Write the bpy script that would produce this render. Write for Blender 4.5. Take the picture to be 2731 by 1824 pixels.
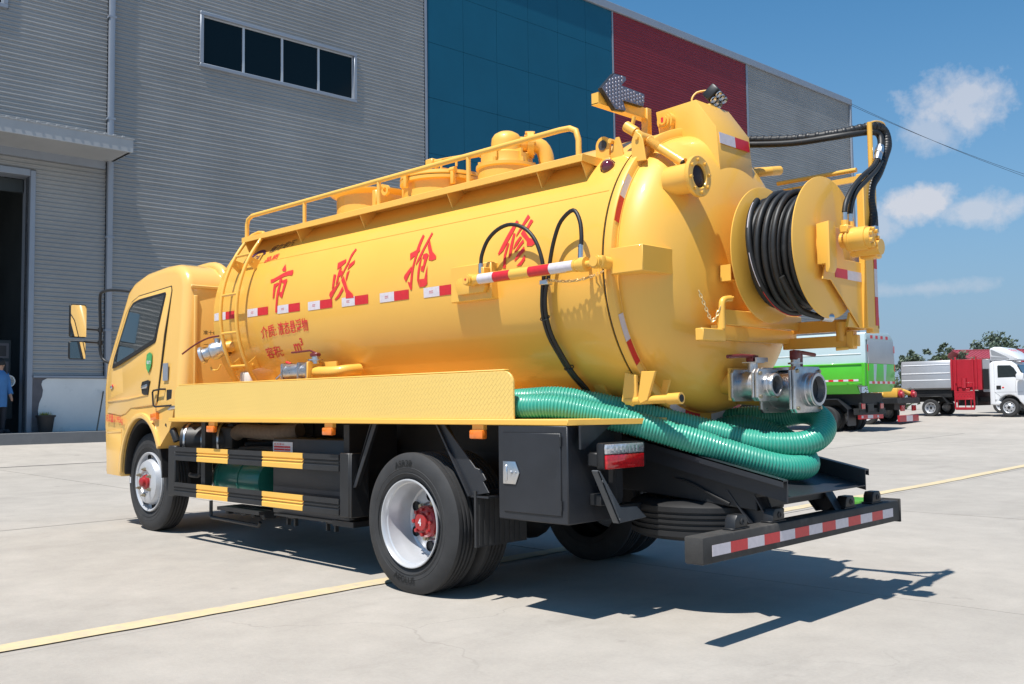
import bpy, bmesh, math, random
from mathutils import Vector, Matrix, noise
random.seed(7)
for _o in list(bpy.data.objects):
    bpy.data.objects.remove(_o, do_unlink=True)
SC = bpy.context.scene
COL = SC.collection
R = math.radians
PI = math.pi

# ------------------------------------------------------------------ camera
cam_data = bpy.data.cameras.new('camera')
camera = bpy.data.objects.new('camera', cam_data)
COL.objects.link(camera)
_yaw, _pitch, _roll = 2.348175, 0.063078, -0.013461
_f = Vector((math.cos(_yaw)*math.cos(_pitch), math.sin(_yaw)*math.cos(_pitch), math.sin(_pitch)))
_r = Vector((math.sin(_yaw), -math.cos(_yaw), 0.0))
_u = _r.cross(_f)
_r2 = _r*math.cos(_roll) + _u*math.sin(_roll)
_u2 = -_r*math.sin(_roll) + _u*math.cos(_roll)
camera.matrix_world = Matrix(((_r2.x, _u2.x, -_f.x, 5.01687), (_r2.y, _u2.y, -_f.y, -5.25049),
                              (_r2.z, _u2.z, -_f.z, 1.25381), (0, 0, 0, 1)))
cam_data.sensor_width = 36.0
cam_data.lens = 2578.89/2731*36.0
cam_data.shift_y = -0.001
cam_data.clip_start = 0.05
cam_data.clip_end = 3000
SC.camera = camera

# ------------------------------------------------------------------ sky and sun
SUN = Vector((0.07, -0.445, 1.0)).normalized()
SUN_EL = math.asin(SUN.z)
world = bpy.data.worlds.new('World')
SC.world = world
world.use_nodes = True
_nt = world.node_tree
_nt.nodes.clear()
def wn(t): return _nt.nodes.new(t)
def wmath(op, a, b=None, c=None, clamp=False):
    n = wn('ShaderNodeMath'); n.operation = op; n.use_clamp = clamp
    for i, v in enumerate((a, b, c)):
        if v is None: continue
        if isinstance(v, (int, float)): n.inputs[i].default_value = v
        else: _nt.links.new(v, n.inputs[i])
    return n.outputs[0]
_out = wn('ShaderNodeOutputWorld'); _bg = wn('ShaderNodeBackground')
_sky = wn('ShaderNodeTexSky'); _sky.sky_type = 'NISHITA'; _sky.sun_disc = False
_sky.sun_elevation = SUN_EL
_sky.sun_rotation = math.atan2(SUN.x, SUN.y)
_sky.air_density = 1.0; _sky.dust_density = 0.25; _sky.ozone_density = 3.0
_tc = wn('ShaderNodeTexCoord'); _sep = wn('ShaderNodeSeparateXYZ')
_nt.links.new(_tc.outputs['Generated'], _sep.inputs[0])
_az = wmath('ARCTAN2', _sep.outputs[1], _sep.outputs[0])
_el = wmath('ARCSINE', _sep.outputs[2])
_nz = wn('ShaderNodeTexNoise'); _nz.inputs['Scale'].default_value = 26; _nz.inputs['Detail'].default_value = 9; _nz.inputs['Roughness'].default_value = .62
_nt.links.new(_tc.outputs['Generated'], _nz.inputs['Vector'])
_nz2 = wn('ShaderNodeTexNoise'); _nz2.inputs['Scale'].default_value = 9; _nz2.inputs['Detail'].default_value = 8; _nz2.inputs['Roughness'].default_value = .6
_nt.links.new(_tc.outputs['Generated'], _nz2.inputs['Vector'])
_cl = None
for a0, e0, wa, we, g in ((109.2, 15.6, 3.1, 2.3, .80), (110.6, 14.2, 2.0, 1.5, .6), (111.2, 10.6, 2.6, 1.35, 1.0), (108.6, 9.9, 3.0, 1.1, .75), (113.8, 9.3, 1.6, 1.1, .6), (111.3, 5.9, 3.6, .55, .4),
                          (60, 13, 5, 2.2, .9), (72, 22, 4, 2.4, .8), (35, 17, 6, 2.5, .9), (10, 12, 7, 2.6, .9), (-25, 20, 6, 3, .9), (-60, 14, 7, 2.5, .9), (-100, 24, 6, 3, .9), (-140, 15, 7, 2.6, .9)):
    dx = wmath('DIVIDE', wmath('SUBTRACT', _az, R(a0)), R(wa))
    dy = wmath('DIVIDE', wmath('SUBTRACT', _el, R(e0)), R(we))
    d = wmath('SQRT', wmath('ADD', wmath('MULTIPLY', dx, dx), wmath('MULTIPLY', dy, dy)))
    m = wmath('ADD', wmath('SUBTRACT', .95, d), wmath('MULTIPLY', wmath('SUBTRACT', _nz.outputs[0], .5), 2.3))
    m = wmath('MULTIPLY', wmath('MULTIPLY', m, 1.7, clamp=True), g)
    _cl = m if _cl is None else wmath('MAXIMUM', _cl, m)
_cl = wmath('MULTIPLY', _cl, .85, clamp=True)
_mix = wn('ShaderNodeMix'); _mix.data_type = 'RGBA'
_tint = wn('ShaderNodeMix'); _tint.data_type = 'RGBA'; _tint.blend_type = 'MULTIPLY'; _tint.inputs[0].default_value = 1.0
_nt.links.new(_sky.outputs[0], _tint.inputs[6]); _tint.inputs[7].default_value = (.54, 1.23, 1.46, 1)
# pale band of haze towards the horizon, the same all the way round
_hz = wmath('POWER', wmath('DIVIDE', wmath('MAXIMUM', _el, 0.0), R(13)), 1.6)
_hz = wmath('MULTIPLY', wmath('EXPONENT', wmath('MULTIPLY', _hz, -1.0)), .96)
_hm = wn('ShaderNodeMix'); _hm.data_type = 'RGBA'; _nt.links.new(_hz, _hm.inputs[0]); _nt.links.new(_tint.outputs[2], _hm.inputs[6])
_hm.inputs[7].default_value = (3.5, 4.5, 6.1, 1)
_nt.links.new(_cl, _mix.inputs[0]); _nt.links.new(_hm.outputs[2], _mix.inputs[6])
_mix.inputs[7].default_value = (7.6, 7.7, 8.3, 1)
_nt.links.new(_mix.outputs[2], _bg.inputs[0])
_bg.inputs[1].default_value = 0.074
_nt.links.new(_bg.outputs[0], _out.inputs[0])
sun_data = bpy.data.lights.new('sun', 'SUN'); sun_data.energy = 5.0; sun_data.angle = R(.53); sun_data.color = (1.0, .965, .91)
sun = bpy.data.objects.new('sun', sun_data); COL.objects.link(sun)
sun.rotation_euler = SUN.to_track_quat('Z', 'Y').to_euler()
SC.view_settings.view_transform = 'Standard'; SC.view_settings.look = 'None'
SC.view_settings.exposure = 0.30; SC.view_settings.gamma = 1.0
SC.view_settings.use_curve_mapping = False
SC.cycles.max_bounces = 8
SC.cycles.use_denoising = True

# ------------------------------------------------------------------ materials
def mat(name, col, rough=.5, metal=0., coat=0., var=.0, vs=3., bump=0., bs=60., spec=.5, rvar=0., dirt=None, ds=2.2, damt=.5, rnd=0., emit=None, alpha=None, trans=0.):
    m = bpy.data.materials.new(name); m.use_nodes = True
    nt = m.node_tree; b = nt.nodes['Principled BSDF']
    b.inputs['Base Color'].default_value = (*col, 1); b.inputs['Roughness'].default_value = rough
    b.inputs['Metallic'].default_value = metal; b.inputs['Coat Weight'].default_value = coat
    b.inputs['Coat Roughness'].default_value = .08; b.inputs['Specular IOR Level'].default_value = spec
    if trans: b.inputs['Transmission Weight'].default_value = trans
    if emit: b.inputs['Emission Color'].default_value = (*emit[0], 1); b.inputs['Emission Strength'].default_value = emit[1]
    tc = nt.nodes.new('ShaderNodeTexCoord'); L = nt.links.new
    cur = None
    def mixc(fac, a, bcol, blend='MIX'):
        n = nt.nodes.new('ShaderNodeMix'); n.data_type = 'RGBA'; n.blend_type = blend
        if isinstance(fac, float): n.inputs[0].default_value = fac
        else: L(fac, n.inputs[0])
        for s, v in ((6, a), (7, bcol)):
            if isinstance(v, tuple): n.inputs[s].default_value = (*v, 1)
            else: L(v, n.inputs[s])
        return n.outputs[2]
    def noise_(scale, detail=6, rough_=.6):
        n = nt.nodes.new('ShaderNodeTexNoise'); n.inputs['Scale'].default_value = scale
        n.inputs['Detail'].default_value = detail; n.inputs['Roughness'].default_value = rough_
        L(tc.outputs['Object'], n.inputs['Vector']); return n.outputs[0]
    def ramp(s, lo, hi):
        n = nt.nodes.new('ShaderNodeMapRange'); n.inputs[1].default_value = lo; n.inputs[2].default_value = hi
        L(s, n.inputs[0]); return n.outputs[0]
    if var:
        cur = mixc(ramp(noise_(vs), .3, .7), tuple(c*(1-var) for c in col), tuple(min(1, c*(1+var)) for c in col))
    if dirt:
        cur = mixc(ramp(noise_(ds, 9, .7), 1-damt, 1-damt+.3), cur if cur is not None else tuple(col), dirt)
    if rnd:
        oi = nt.nodes.new('ShaderNodeObjectInfo'); 
        cur = mixc(ramp(oi.outputs['Random'], 0, 1), cur if cur is not None else tuple(col), tuple(c*(1-rnd) for c in col))
    if cur is not None: L(cur, b.inputs['Base Color'])
    if rvar:
        r_ = ramp(noise_(vs*2.3), .3, .7); n = nt.nodes.new('ShaderNodeMapRange')
        n.inputs[3].default_value = max(.02, rough-rvar); n.inputs[4].default_value = rough+rvar
        L(r_, n.inputs[0]); L(n.outputs[0], b.inputs['Roughness'])
    if bump:
        n = nt.nodes.new('ShaderNodeBump'); n.inputs['Strength'].default_value = bump; n.inputs['Distance'].default_value = .01
        L(noise_(bs, 5), n.inputs['Height']); L(n.outputs[0], b.inputs['Normal'])
    return m
M = {}
M['yellow'] = mat('yellow_paint', (.85, .465, .072), .46, coat=.45, spec=.5, var=.03, vs=1.4, rvar=.06, bump=.05, bs=5, dirt=(.66, .40, .10), ds=5, damt=.34)
M['yellow_dull'] = mat('yellow_matt_paint', (.85, .48, .09), .5, var=.04, vs=3, bump=.12, bs=120)
M['cab'] = mat('cab_yellow_paint', (.84, .50, .135), .26, coat=.6, var=.02, vs=1.0)
M['black'] = mat('black_chassis_paint', (.016, .017, .019), .48, var=.25, vs=5, dirt=(.06, .055, .05), ds=7, damt=.36, bump=.05, bs=80)
M['black_sheet'] = mat('black_sheet_metal', (.020, .022, .027), .42, var=.2, vs=4, bump=.08, bs=150, dirt=(.05, .05, .05), ds=5, damt=.35)
M['dark'] = mat('dark_machinery', (.013, .013, .014), .6, var=.3, vs=6, dirt=(.05, .045, .04), ds=9, damt=.38)
M['rubber'] = mat('tyre_rubber', (.030, .030, .031), .72, var=.2, vs=9, dirt=(.075, .07, .065), ds=6, damt=.36, bump=.06, bs=140)
M['hose_rubber'] = mat('black_hose_rubber', (.014, .014, .014), .50, var=.25, vs=11, dirt=(.085, .08, .075), ds=7, damt=.40)
M['plastic_black'] = mat('black_plastic', (.014, .014, .015), .45)
M['silver'] = mat('wheel_silver_paint', (.55, .56, .58), .36, metal=.35, var=.05, vs=6)
M['alu'] = mat('cast_aluminium', (.56, .56, .57), .36, metal=.9, var=.18, vs=12, rvar=.12, bump=.12, bs=60, dirt=(.2, .18, .16), ds=10, damt=.34)
M['steel'] = mat('zinc_steel', (.62, .63, .65), .3, metal=.95, var=.08, vs=20)
M['red_hub'] = mat('red_hub_paint', (.35, .018, .02), .35, coat=.3, var=.15, vs=10)
M['red_handle'] = mat('red_handle_rubber', (.16, .022, .022), .4, var=.15, vs=12)
M['red_text'] = mat('red_stencil_paint', (.70, .035, .035), .5, var=.1, vs=30)
M['red_tape'] = mat('red_reflective_tape', (.62, .022, .03), .32, var=.08, vs=40)
M['white_tape'] = mat('white_reflective_tape', (.66, .60, .63), .32, var=.08, vs=40)
M['orange'] = mat('orange_lens', (.85, .20, .02), .18, coat=.6, var=.12, vs=30)
M['red_lens'] = mat('red_lens', (.50, .008, .012), .12, coat=.9, var=.35, vs=60)
M['dark_red_lens'] = mat('dark_red_lens', (.12, .012, .02), .1, coat=1.)
M['clear_lens'] = mat('clear_lens', (.55, .55, .57), .1, metal=.5, coat=1., var=.4, vs=60)
M['led'] = mat('led_reflector', (.24, .23, .29), .25, coat=.6, var=.2, vs=20)
M['arrow_face'] = mat('arrow_lens_plate', (.14, .14, .19), .22, coat=.6, var=.35, vs=45)
M['glass'] = mat('cab_glass', (.018, .024, .026), .03, coat=1., spec=.9)
M['mirror'] = mat('mirror_glass', (.8, .8, .8), .02, metal=1.)
M['sight_glass'] = mat('dark_sight_glass', (.030, .016, .018), .25, spec=.2, var=.3, vs=14)
M['green_hose'] = mat('green_hose_pvc', (.022, .27, .19), .4, coat=.15, var=.14, vs=3, rvar=.08)
M['green_hose2'] = mat('green_hose_rib_pvc', (.065, .36, .26), .4, coat=.15, var=.1, vs=3)
M['green_tank'] = mat('green_cylinder_paint', (.012, .125, .095), .32, coat=.3, var=.12, vs=4)
M['white_paper'] = mat('white_label', (.70, .70, .72), .5, var=.05, vs=20)
M['black_text'] = mat('black_print', (.03, .028, .03), .5)
M['purple_text'] = mat('purple_print', (.075, .02, .07), .5)
M['green_sticker'] = mat('green_sticker', (.07, .33, .10), .35, var=.25, vs=22)
M['white_plastic'] = mat('white_plastic', (.75, .74, .70), .4)
M['tan'] = mat('heat_wrap', (.16, .12, .09), .8, var=.2, vs=25, bump=.3, bs=90)
M['brass'] = mat('plated_nut', (.42, .36, .25), .35, metal=.8)
M['chain'] = mat('zinc_chain', (.72, .55, .28), .35, metal=.6)
# checker plate: yellow with a herringbone relief
def checker_mat():
    m = mat('checker_plate_paint', (.84, .57, .16), .42, var=.02, vs=2)
    nt = m.node_tree; b = nt.nodes['Principled BSDF']; L = nt.links.new
    tc = nt.nodes.new('ShaderNodeTexCoord')
    hs = []
    for ang, off in ((45, 0), (-45, .5)):
        mp = nt.nodes.new('ShaderNodeMapping'); mp.inputs['Rotation'].default_value = (0, R(ang), 0)
        L(tc.outputs['Object'], mp.inputs[0])
        mp2 = nt.nodes.new('ShaderNodeMapping'); mp2.inputs['Rotation'].default_value = (R(90), 0, 0); mp2.inputs['Scale'].default_value = (1, 1, 1)
        L(mp.outputs[0], mp2.inputs[0])
        br = nt.nodes.new('ShaderNodeTexBrick'); br.inputs['Scale'].default_value = 18; br.inputs['Mortar Size'].default_value = .016
        br.inputs['Mortar Smooth'].default_value = .6; br.inputs['Brick Width'].default_value = .95; br.inputs['Row Height'].default_value = .42
        L(mp2.outputs[0], br.inputs['Vector']); hs.append(br.outputs['Fac'])
    mx = nt.nodes.new('ShaderNodeMath'); mx.operation = 'MULTIPLY'; L(hs[0], mx.inputs[0]); L(hs[1], mx.inputs[1])
    ad = nt.nodes.new('ShaderNodeMath'); ad.operation = 'ADD'; L(hs[0], ad.inputs[0]); L(mx.outputs[0], ad.inputs[1])
    bp = nt.nodes.new('ShaderNodeBump'); bp.inputs['Strength'].default_value = .9; bp.inputs['Distance'].default_value = .004
    L(hs[0], bp.inputs['Height']); L(bp.outputs[0], b.inputs['Normal'])
    return m
M['checker'] = checker_mat()
# setting
def concrete_mat(name, col, rnd):
    m = mat(name, col, .88, bump=.3, bs=160)
    nt = m.node_tree; b = nt.nodes['Principled BSDF']; L = nt.links.new
    geo = nt.nodes.new('ShaderNodeNewGeometry')
    def nz(scale, det, ro, sc=None):
        n = nt.nodes.new('ShaderNodeTexNoise'); n.inputs['Scale'].default_value = scale; n.inputs['Detail'].default_value = det; n.inputs['Roughness'].default_value = ro
        if sc:
            mp = nt.nodes.new('ShaderNodeMapping'); mp.inputs['Scale'].default_value = sc; L(geo.outputs['Position'], mp.inputs[0]); L(mp.outputs[0], n.inputs['Vector'])
        else: L(geo.outputs['Position'], n.inputs['Vector'])
        return n.outputs[0]
    def rg(s, a, c, lo, hi):
        n = nt.nodes.new('ShaderNodeMapRange'); n.inputs[1].default_value = a; n.inputs[2].default_value = c; n.inputs[3].default_value = lo; n.inputs[4].default_value = hi; L(s, n.inputs[0]); return n.outputs[0]
    def mul(a, c):
        n = nt.nodes.new('ShaderNodeMath'); n.operation = 'MULTIPLY'; L(a, n.inputs[0]); L(c, n.inputs[1]); return n.outputs[0]
    f = mul(rg(nz(.35, 8, .65), .3, .7, .87, 1.07), rg(nz(2.4, 10, .7), .35, .68, .90, 1.05))
    f = mul(f, rg(nz(48, 4, .7), .3, .7, .95, 1.05))
    f = mul(f, rg(nz(1.1, 9, .75, (1, .28, 1)), .56, .76, 1.0, .82))      # long faint tyre-scrubbed streaks
    f = mul(f, rg(nz(3.1, 3, .5), .70, .80, 1.0, .72))                    # small oil spots
    f = mul(f, rg(nz(95, 2, .5), .72, .80, 1.0, .70))                     # grit
    # hairline cracks, only here and there
    wob = nt.nodes.new('ShaderNodeTexNoise'); wob.inputs['Scale'].default_value = 1.3; wob.inputs['Detail'].default_value = 6; L(geo.outputs['Position'], wob.inputs['Vector'])
    ad = nt.nodes.new('ShaderNodeVectorMath'); ad.operation = 'ADD'; sc_ = nt.nodes.new('ShaderNodeVectorMath'); sc_.operation = 'SCALE'; sc_.inputs['Scale'].default_value = .8
    L(wob.outputs['Color'], sc_.inputs[0]); L(geo.outputs['Position'], ad.inputs[0]); L(sc_.outputs[0], ad.inputs[1])
    vo = nt.nodes.new('ShaderNodeTexVoronoi'); vo.feature = 'DISTANCE_TO_EDGE'; vo.inputs['Scale'].default_value = .19; L(ad.outputs[0], vo.inputs['Vector'])
    ck = rg(vo.outputs['Distance'], (.0006), .0018, .86, 1.0); msk = rg(nz(.23, 3, .5), .55, .62, 0., 1.)
    mxk = nt.nodes.new('ShaderNodeMix'); mxk.data_type = 'FLOAT'; L(msk, mxk.inputs[0]); mxk.inputs[2].default_value = 1.0; L(ck, mxk.inputs[3])
    f = mul(f, mxk.outputs[0])
    f = mul(f, rg(nz(.16, 6, .6, (1, .5, 1)), .64, .74, 1.0, .84))        # broad darker, damp looking patches
    if rnd:
        oi = nt.nodes.new('ShaderNodeObjectInfo'); f = mul(f, rg(oi.outputs['Random'], 0, 1, 1-rnd, 1.0))
    vm = nt.nodes.new('ShaderNodeVectorMath'); vm.operation = 'SCALE'; vm.inputs[0].default_value = col; L(f, vm.inputs['Scale'])
    L(vm.outputs[0], b.inputs['Base Color'])
    return m
M['concrete'] = concrete_mat('yard_concrete', (.415, .378, .332), .07)
M['concrete_far'] = concrete_mat('yard_concrete_far', (.415, .378, .332), 0.)
M['joint'] = mat('joint_filler', (.10, .095, .09), .9, var=.3, vs=5)
M['line'] = mat('worn_yellow_line_paint', (.60, .48, .28), .85, var=.06, vs=5, dirt=(.42, .375, .31), ds=9, damt=.56)
M['siding'] = mat('grey_siding_steel', (.31, .308, .303), .42, metal=.2, var=.10, vs=.45)
M['siding_red'] = mat('red_siding_steel', (.235, .024, .036), .4, metal=.15, var=.05, vs=.7)
M['trim'] = mat('pale_grey_trim', (.27, .30, .35), .4, metal=.2, var=.05, vs=2)
M['blue_panel'] = mat('blue_wall_panel', (.005, .088, .155), .5, spec=.25, var=.06, vs=.6)
M['backing'] = mat('wall_backing', (.05, .055, .065), .8)
M['plaster'] = mat('white_plaster', (.70, .70, .68), .85, var=.06, vs=1.2, dirt=(.36, .37, .36), ds=1.6, damt=.42, bump=.3, bs=30)
M['bare'] = mat('bare_masonry', (.12, .115, .125), .9, var=.15, vs=4, bump=.4, bs=20)
M['canopy'] = mat('canopy_sheet', (.36, .37, .38), .5, var=.06, vs=1.5)
M['interior'] = mat('dark_interior', (.035, .045, .05), .8, var=.2, vs=1)
M['win_glass'] = mat('dark_window_glass', (.004, .010, .014), .05, spec=.18)
M['alu_frame'] = mat('aluminium_frame', (.50, .52, .55), .4, metal=.3)
M['leaf'] = mat('hazed_tree_leaves', (.085, .115, .07), .6, var=.35, vs=1.2)  # paler than real leaves: distance haze is put into the colour
M['leaf2'] = mat('bush_leaves', (.085, .115, .05), .6, var=.35, vs=1.5)
M['bark'] = mat('bark', (.10, .075, .05), .9, var=.2, vs=6)
M['roof_red'] = mat('red_roof_sheet', (.32, .055, .075), .5, var=.06, vs=1)
M['cream'] = mat('cream_wall', (.5, .46, .40), .8, var=.05, vs=1)
M['white'] = mat('white_vehicle_paint', (.78, .79, .81), .25, coat=.5)
M['silver_body'] = mat('silver_bin_body', (.42, .43, .45), .36, metal=.4, var=.05, vs=2)
M['red_body'] = mat('red_lifter_paint', (.42, .016, .03), .4, coat=.2, var=.08, vs=3)
M['green_body'] = mat('bright_green_paint', (.075, .46, .022), .35, coat=.3, var=.04, vs=2)
M['pale_body'] = mat('pale_grey_body_paint', (.40, .50, .52), .35, coat=.3, var=.04, vs=2)
M['blue_coat'] = mat('blue_work_coat', (.06, .19, .42), .8, var=.1, vs=6)
M['skin'] = mat('skin', (.42, .25, .17), .55)
M['hair'] = mat('dark_hair', (.012, .010, .009), .6)
M['trousers'] = mat('dark_trousers', (.02, .022, .03), .8)
M['pot'] = mat('black_plastic_pot', (.022, .02, .02), .6, var=.2, vs=9)
M['yellow_leaf'] = mat('yellow_green_leaves', (.30, .30, .07), .7, var=.25, vs=12)
M['wood'] = mat('old_wood_stick', (.14, .125, .10), .85, var=.2, vs=9)
M['letter'] = mat('raised_tyre_letter', (.006, .006, .006), .8)
M['grey_bracket'] = mat('grey_bracket_paint', (.10, .105, .11), .5, var=.1, vs=20, bump=.2, bs=200)
M['dusty_black'] = mat('dusty_black_paint', (.038, .036, .034), .7, var=.3, vs=7, dirt=(.12, .11, .10), ds=5, damt=.45, bump=.15, bs=120)
M['lime_block'] = mat('lime_green_rubber', (.07, .27, .03), .6, var=.1, vs=9)
M['step'] = mat('step_concrete', (.22, .215, .21), .9, var=.1, vs=2, dirt=(.14, .135, .13), ds=2, damt=.45)
M['wire'] = mat('cable_black', (.03, .03, .035), .6)

# ------------------------------------------------------------------ mesh building
def ground_z(x, y):
    g = .0105*min(14.6, max(0., -x))
    if x < -14.6:
        k = min(1., (-14.6-x)/5.); f = max(0., min(1., (22-y)/6.))
        g += .36*k*f
    if y > 9: g += .0075*(min(y, 23)-9)
    if y > 23: g += .034*(min(y, 34)-23)
    return g
class MB:
    """collects shapes and links them as one mesh object"""
    def __init__(s): s.bm = bmesh.new()
    def face(s, pts):
        try: return s.bm.faces.new([s.bm.verts.new(p) for p in pts])
        except ValueError: return None
    def box(s, x0, x1, y0, y1, z0, z1, bev=0., seg=2, mtx=None):
        ps = [(x, y, z) for z in (z0, z1) for y in (y0, y1) for x in (x0, x1)]
        v = [s.bm.verts.new(p) for p in ps]
        fs = [s.bm.faces.new([v[i] for i in q]) for q in ((0, 2, 3, 1), (4, 5, 7, 6), (0, 1, 5, 4), (2, 6, 7, 3), (0, 4, 6, 2), (1, 3, 7, 5))]
        es = list({e for f in fs for e in f.edges})
        if mtx is not None: bmesh.ops.transform(s.bm, matrix=mtx, verts=v)
        if bev: bmesh.ops.bevel(s.bm, geom=es, offset=bev, segments=seg, affect='EDGES', profile=.5)
        return s
    def prism(s, poly, axis, a, b, bev=0., fn=None, seg=2):
        """polygon (2D) pushed along an axis: axis x -> (y,z), y -> (x,z), z -> (x,y)"""
        def P(p, t):
            q = {'x': (t, p[0], p[1]), 'y': (p[0], t, p[1]), 'z': (p[0], p[1], t)}[axis]
            return fn(q) if fn else q
        v0 = [s.bm.verts.new(P(p, a)) for p in poly]; v1 = [s.bm.verts.new(P(p, b)) for p in poly]
        n = len(poly)
        f0 = s.bm.faces.new(v0); f1 = s.bm.faces.new(v1[::-1]); fs = [f0, f1]
        for i in range(n): fs.append(s.bm.faces.new((v0[i], v1[i], v1[(i+1) % n], v0[(i+1) % n])))
        bmesh.ops.recalc_face_normals(s.bm, faces=fs)
        if bev:
            es = [e for e in set(f0.edges) | set(f1.edges)]
            bmesh.ops.bevel(s.bm, geom=es, offset=bev, segments=seg, affect='EDGES', profile=.5)
        return s
    def tube(s, pts, r, n=10, cap=True, sub=0, closed=False, rr=None):
        pts = [Vector(p) for p in pts]
        if sub: pts = spline(pts, sub, closed)
        m = len(pts); rings = []
        up = None
        for i, p in enumerate(pts):
            if closed: t = (pts[(i+1) % m]-pts[i-1])
            else: t = pts[min(i+1, m-1)]-pts[max(i-1, 0)]
            if t.length < 1e-9: t = Vector((0, 0, 1))
            t.normalize()
            if up is None:
                up = Vector((0, 0, 1)) if abs(t.z) < .9 else Vector((1, 0, 0))
            up = (up-t*up.dot(t))
            if up.length < 1e-6: up = t.orthogonal()
            up.normalize(); w = t.cross(up)
            rad = rr[i] if rr else r
            rings.append([s.bm.verts.new(p+up*(rad*math.cos(2*PI*k/n))+w*(rad*math.sin(2*PI*k/n))) for k in range(n)])
        for i in range(m if closed else m-1):
            A, B = rings[i], rings[(i+1) % m]
            for k in range(n): s.bm.faces.new((A[k], A[(k+1) % n], B[(k+1) % n], B[k]))
        if cap and not closed:
            s.bm.faces.new(rings[0][::-1]); s.bm.faces.new(rings[-1])
        return s
    def lathe(s, prof, o, ax, n=32, a0=0., a1=2*PI, ref=None):
        """profile [(radius, along)] turned about axis ax through o"""
        o = Vector(o); ax = Vector(ax).normalized()
        u = Vector(ref) if ref else (ax.orthogonal()); u = (u-ax*u.dot(ax)).normalized(); w = ax.cross(u)
        full = abs(a1-a0-2*PI) < 1e-6
        cnt = n if full else n+1
        rows = []
        for r_, h in prof:
            if r_ < 1e-6: rows.append([s.bm.verts.new(o+ax*h)])
            else: rows.append([s.bm.verts.new(o+ax*h+(u*math.cos(a0+(a1-a0)*k/n)+w*math.sin(a0+(a1-a0)*k/n))*r_) for k in range(cnt)])
        for A, B in zip(rows, rows[1:]):
            for k in range(n):
                k2 = (k+1) % cnt
                if len(A) == 1 and len(B) == 1: continue
                if len(A) == 1: q = (A[0], B[k], B[k2])
                elif len(B) == 1: q = (A[k], B[0], A[k2])
                else: q = (A[k], B[k], B[k2], A[k2])
                s.bm.faces.new(q)
        return s
    def cyl(s, a, b, r, n=16, r2=None):
        a = Vector(a); b = Vector(b); L = (b-a).length
        r2 = r if r2 is None else r2
        return s.lathe([(0, 0), (r, 0), (r2, L), (0, L)], a, b-a, n)
    def ball(s, c, r, n=14, sc=(1, 1, 1)):
        res = bmesh.ops.create_uvsphere(s.bm, u_segments=n, v_segments=max(6, n//2), radius=1)
        for v in res['verts']: v.co = Vector((v.co.x*r*sc[0], v.co.y*r*sc[1], v.co.z*r*sc[2]))+Vector(c)
        return s
    def build(s, name, m, parent=None, ang=38, smooth=True, normals=True):
        if normals: bmesh.ops.recalc_face_normals(s.bm, faces=s.bm.faces[:])
        if smooth:
            for f in s.bm.faces: f.smooth = True
            ca = R(ang)
            for e in s.bm.edges:
                if len(e.link_faces) == 2 and e.calc_face_angle(0) > ca: e.smooth = False
        me = bpy.data.meshes.new(name); s.bm.to_mesh(me); s.bm.free()
        return link(name, me, m, parent)
def link(name, me, m, parent=None):
    if m is not None and not me.materials: me.materials.append(M[m] if isinstance(m, str) else m)
    o = bpy.data.objects.new(name, me); COL.objects.link(o)
    if parent is not None: o.parent = parent
    return o
def spline(pts, sub, closed=False):
    out = []; n = len(pts)
    rng = range(n if closed else n-1)
    for i in rng:
        if closed: p0, p1, p2, p3 = pts[i-1], pts[i], pts[(i+1) % n], pts[(i+2) % n]
        else: p0, p1, p2, p3 = pts[max(i-1, 0)], pts[i], pts[i+1], pts[min(i+2, n-1)]
        for k in range(sub):
            t = k/sub; t2 = t*t; t3 = t2*t
            out.append(.5*((2*p1)+(-p0+p2)*t+(2*p0-5*p1+4*p2-p3)*t2+(-p0+3*p1-3*p2+p3)*t3))
    if not closed: out.append(pts[-1])
    return out
def empty(name, loc=(0, 0, 0), rz=0., parent=None):
    o = bpy.data.objects.new(name, None); COL.objects.link(o); o.location = loc; o.rotation_euler = (0, 0, rz)
    o.empty_display_size = .2
    if parent: o.parent = parent
    return o
def tag(o, label=None, cat=None, group=None, kind=None):
    if label: o['label'] = label
    if cat: o['category'] = cat
    if group: o['group'] = group
    if kind: o['kind'] = kind
    return o
def text_mesh(body, size, shear=0., sx=1., res=3, bold=.012):
    cu = bpy.data.curves.new('lettering', 'FONT'); cu.body = body; cu.size = size; cu.offset = bold*size; cu.shear = shear; cu.resolution_u = res
    o = bpy.data.objects.new('lettering', cu); COL.objects.link(o)
    me = bpy.data.meshes.new_from_object(o.evaluated_get(bpy.context.evaluated_depsgraph_get()))
    bpy.data.objects.remove(o, do_unlink=True); bpy.data.curves.remove(cu)
    for v in me.vertices: v.co.x *= sx
    return me
def text(name, body, size, m, fn, parent=None, shear=0., sx=1., cut=0., fit=None):
    """flat lettering laid on a surface by fn(u, v) -> point; fit = (width, height) to stretch to"""
    me = text_mesh(body, size, shear, sx)
    bm = bmesh.new(); bm.from_mesh(me); bpy.data.meshes.remove(me)
    if cut:
        ys = [v.co.y for v in bm.verts]; y = min(ys)+cut
        while y < max(ys):
            bmesh.ops.bisect_plane(bm, geom=bm.verts[:]+bm.edges[:]+bm.faces[:], plane_co=(0, y, 0), plane_no=(0, 1, 0)); y += cut
    if fit:
        xs = [v.co.x for v in bm.verts]; ys = [v.co.y for v in bm.verts]
        x0, x1, y0, y1 = min(xs), max(xs), min(ys), max(ys)
        for v in bm.verts: v.co.x = (v.co.x-x0)/(x1-x0)*fit[0]; v.co.y = (v.co.y-y0)/(y1-y0)*fit[1]
    for v in bm.verts: v.co = Vector(fn(v.co.x, v.co.y))
    out = bpy.data.meshes.new(name); bm.to_mesh(out); bm.free()
    return link(name, out, m, parent)
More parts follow.
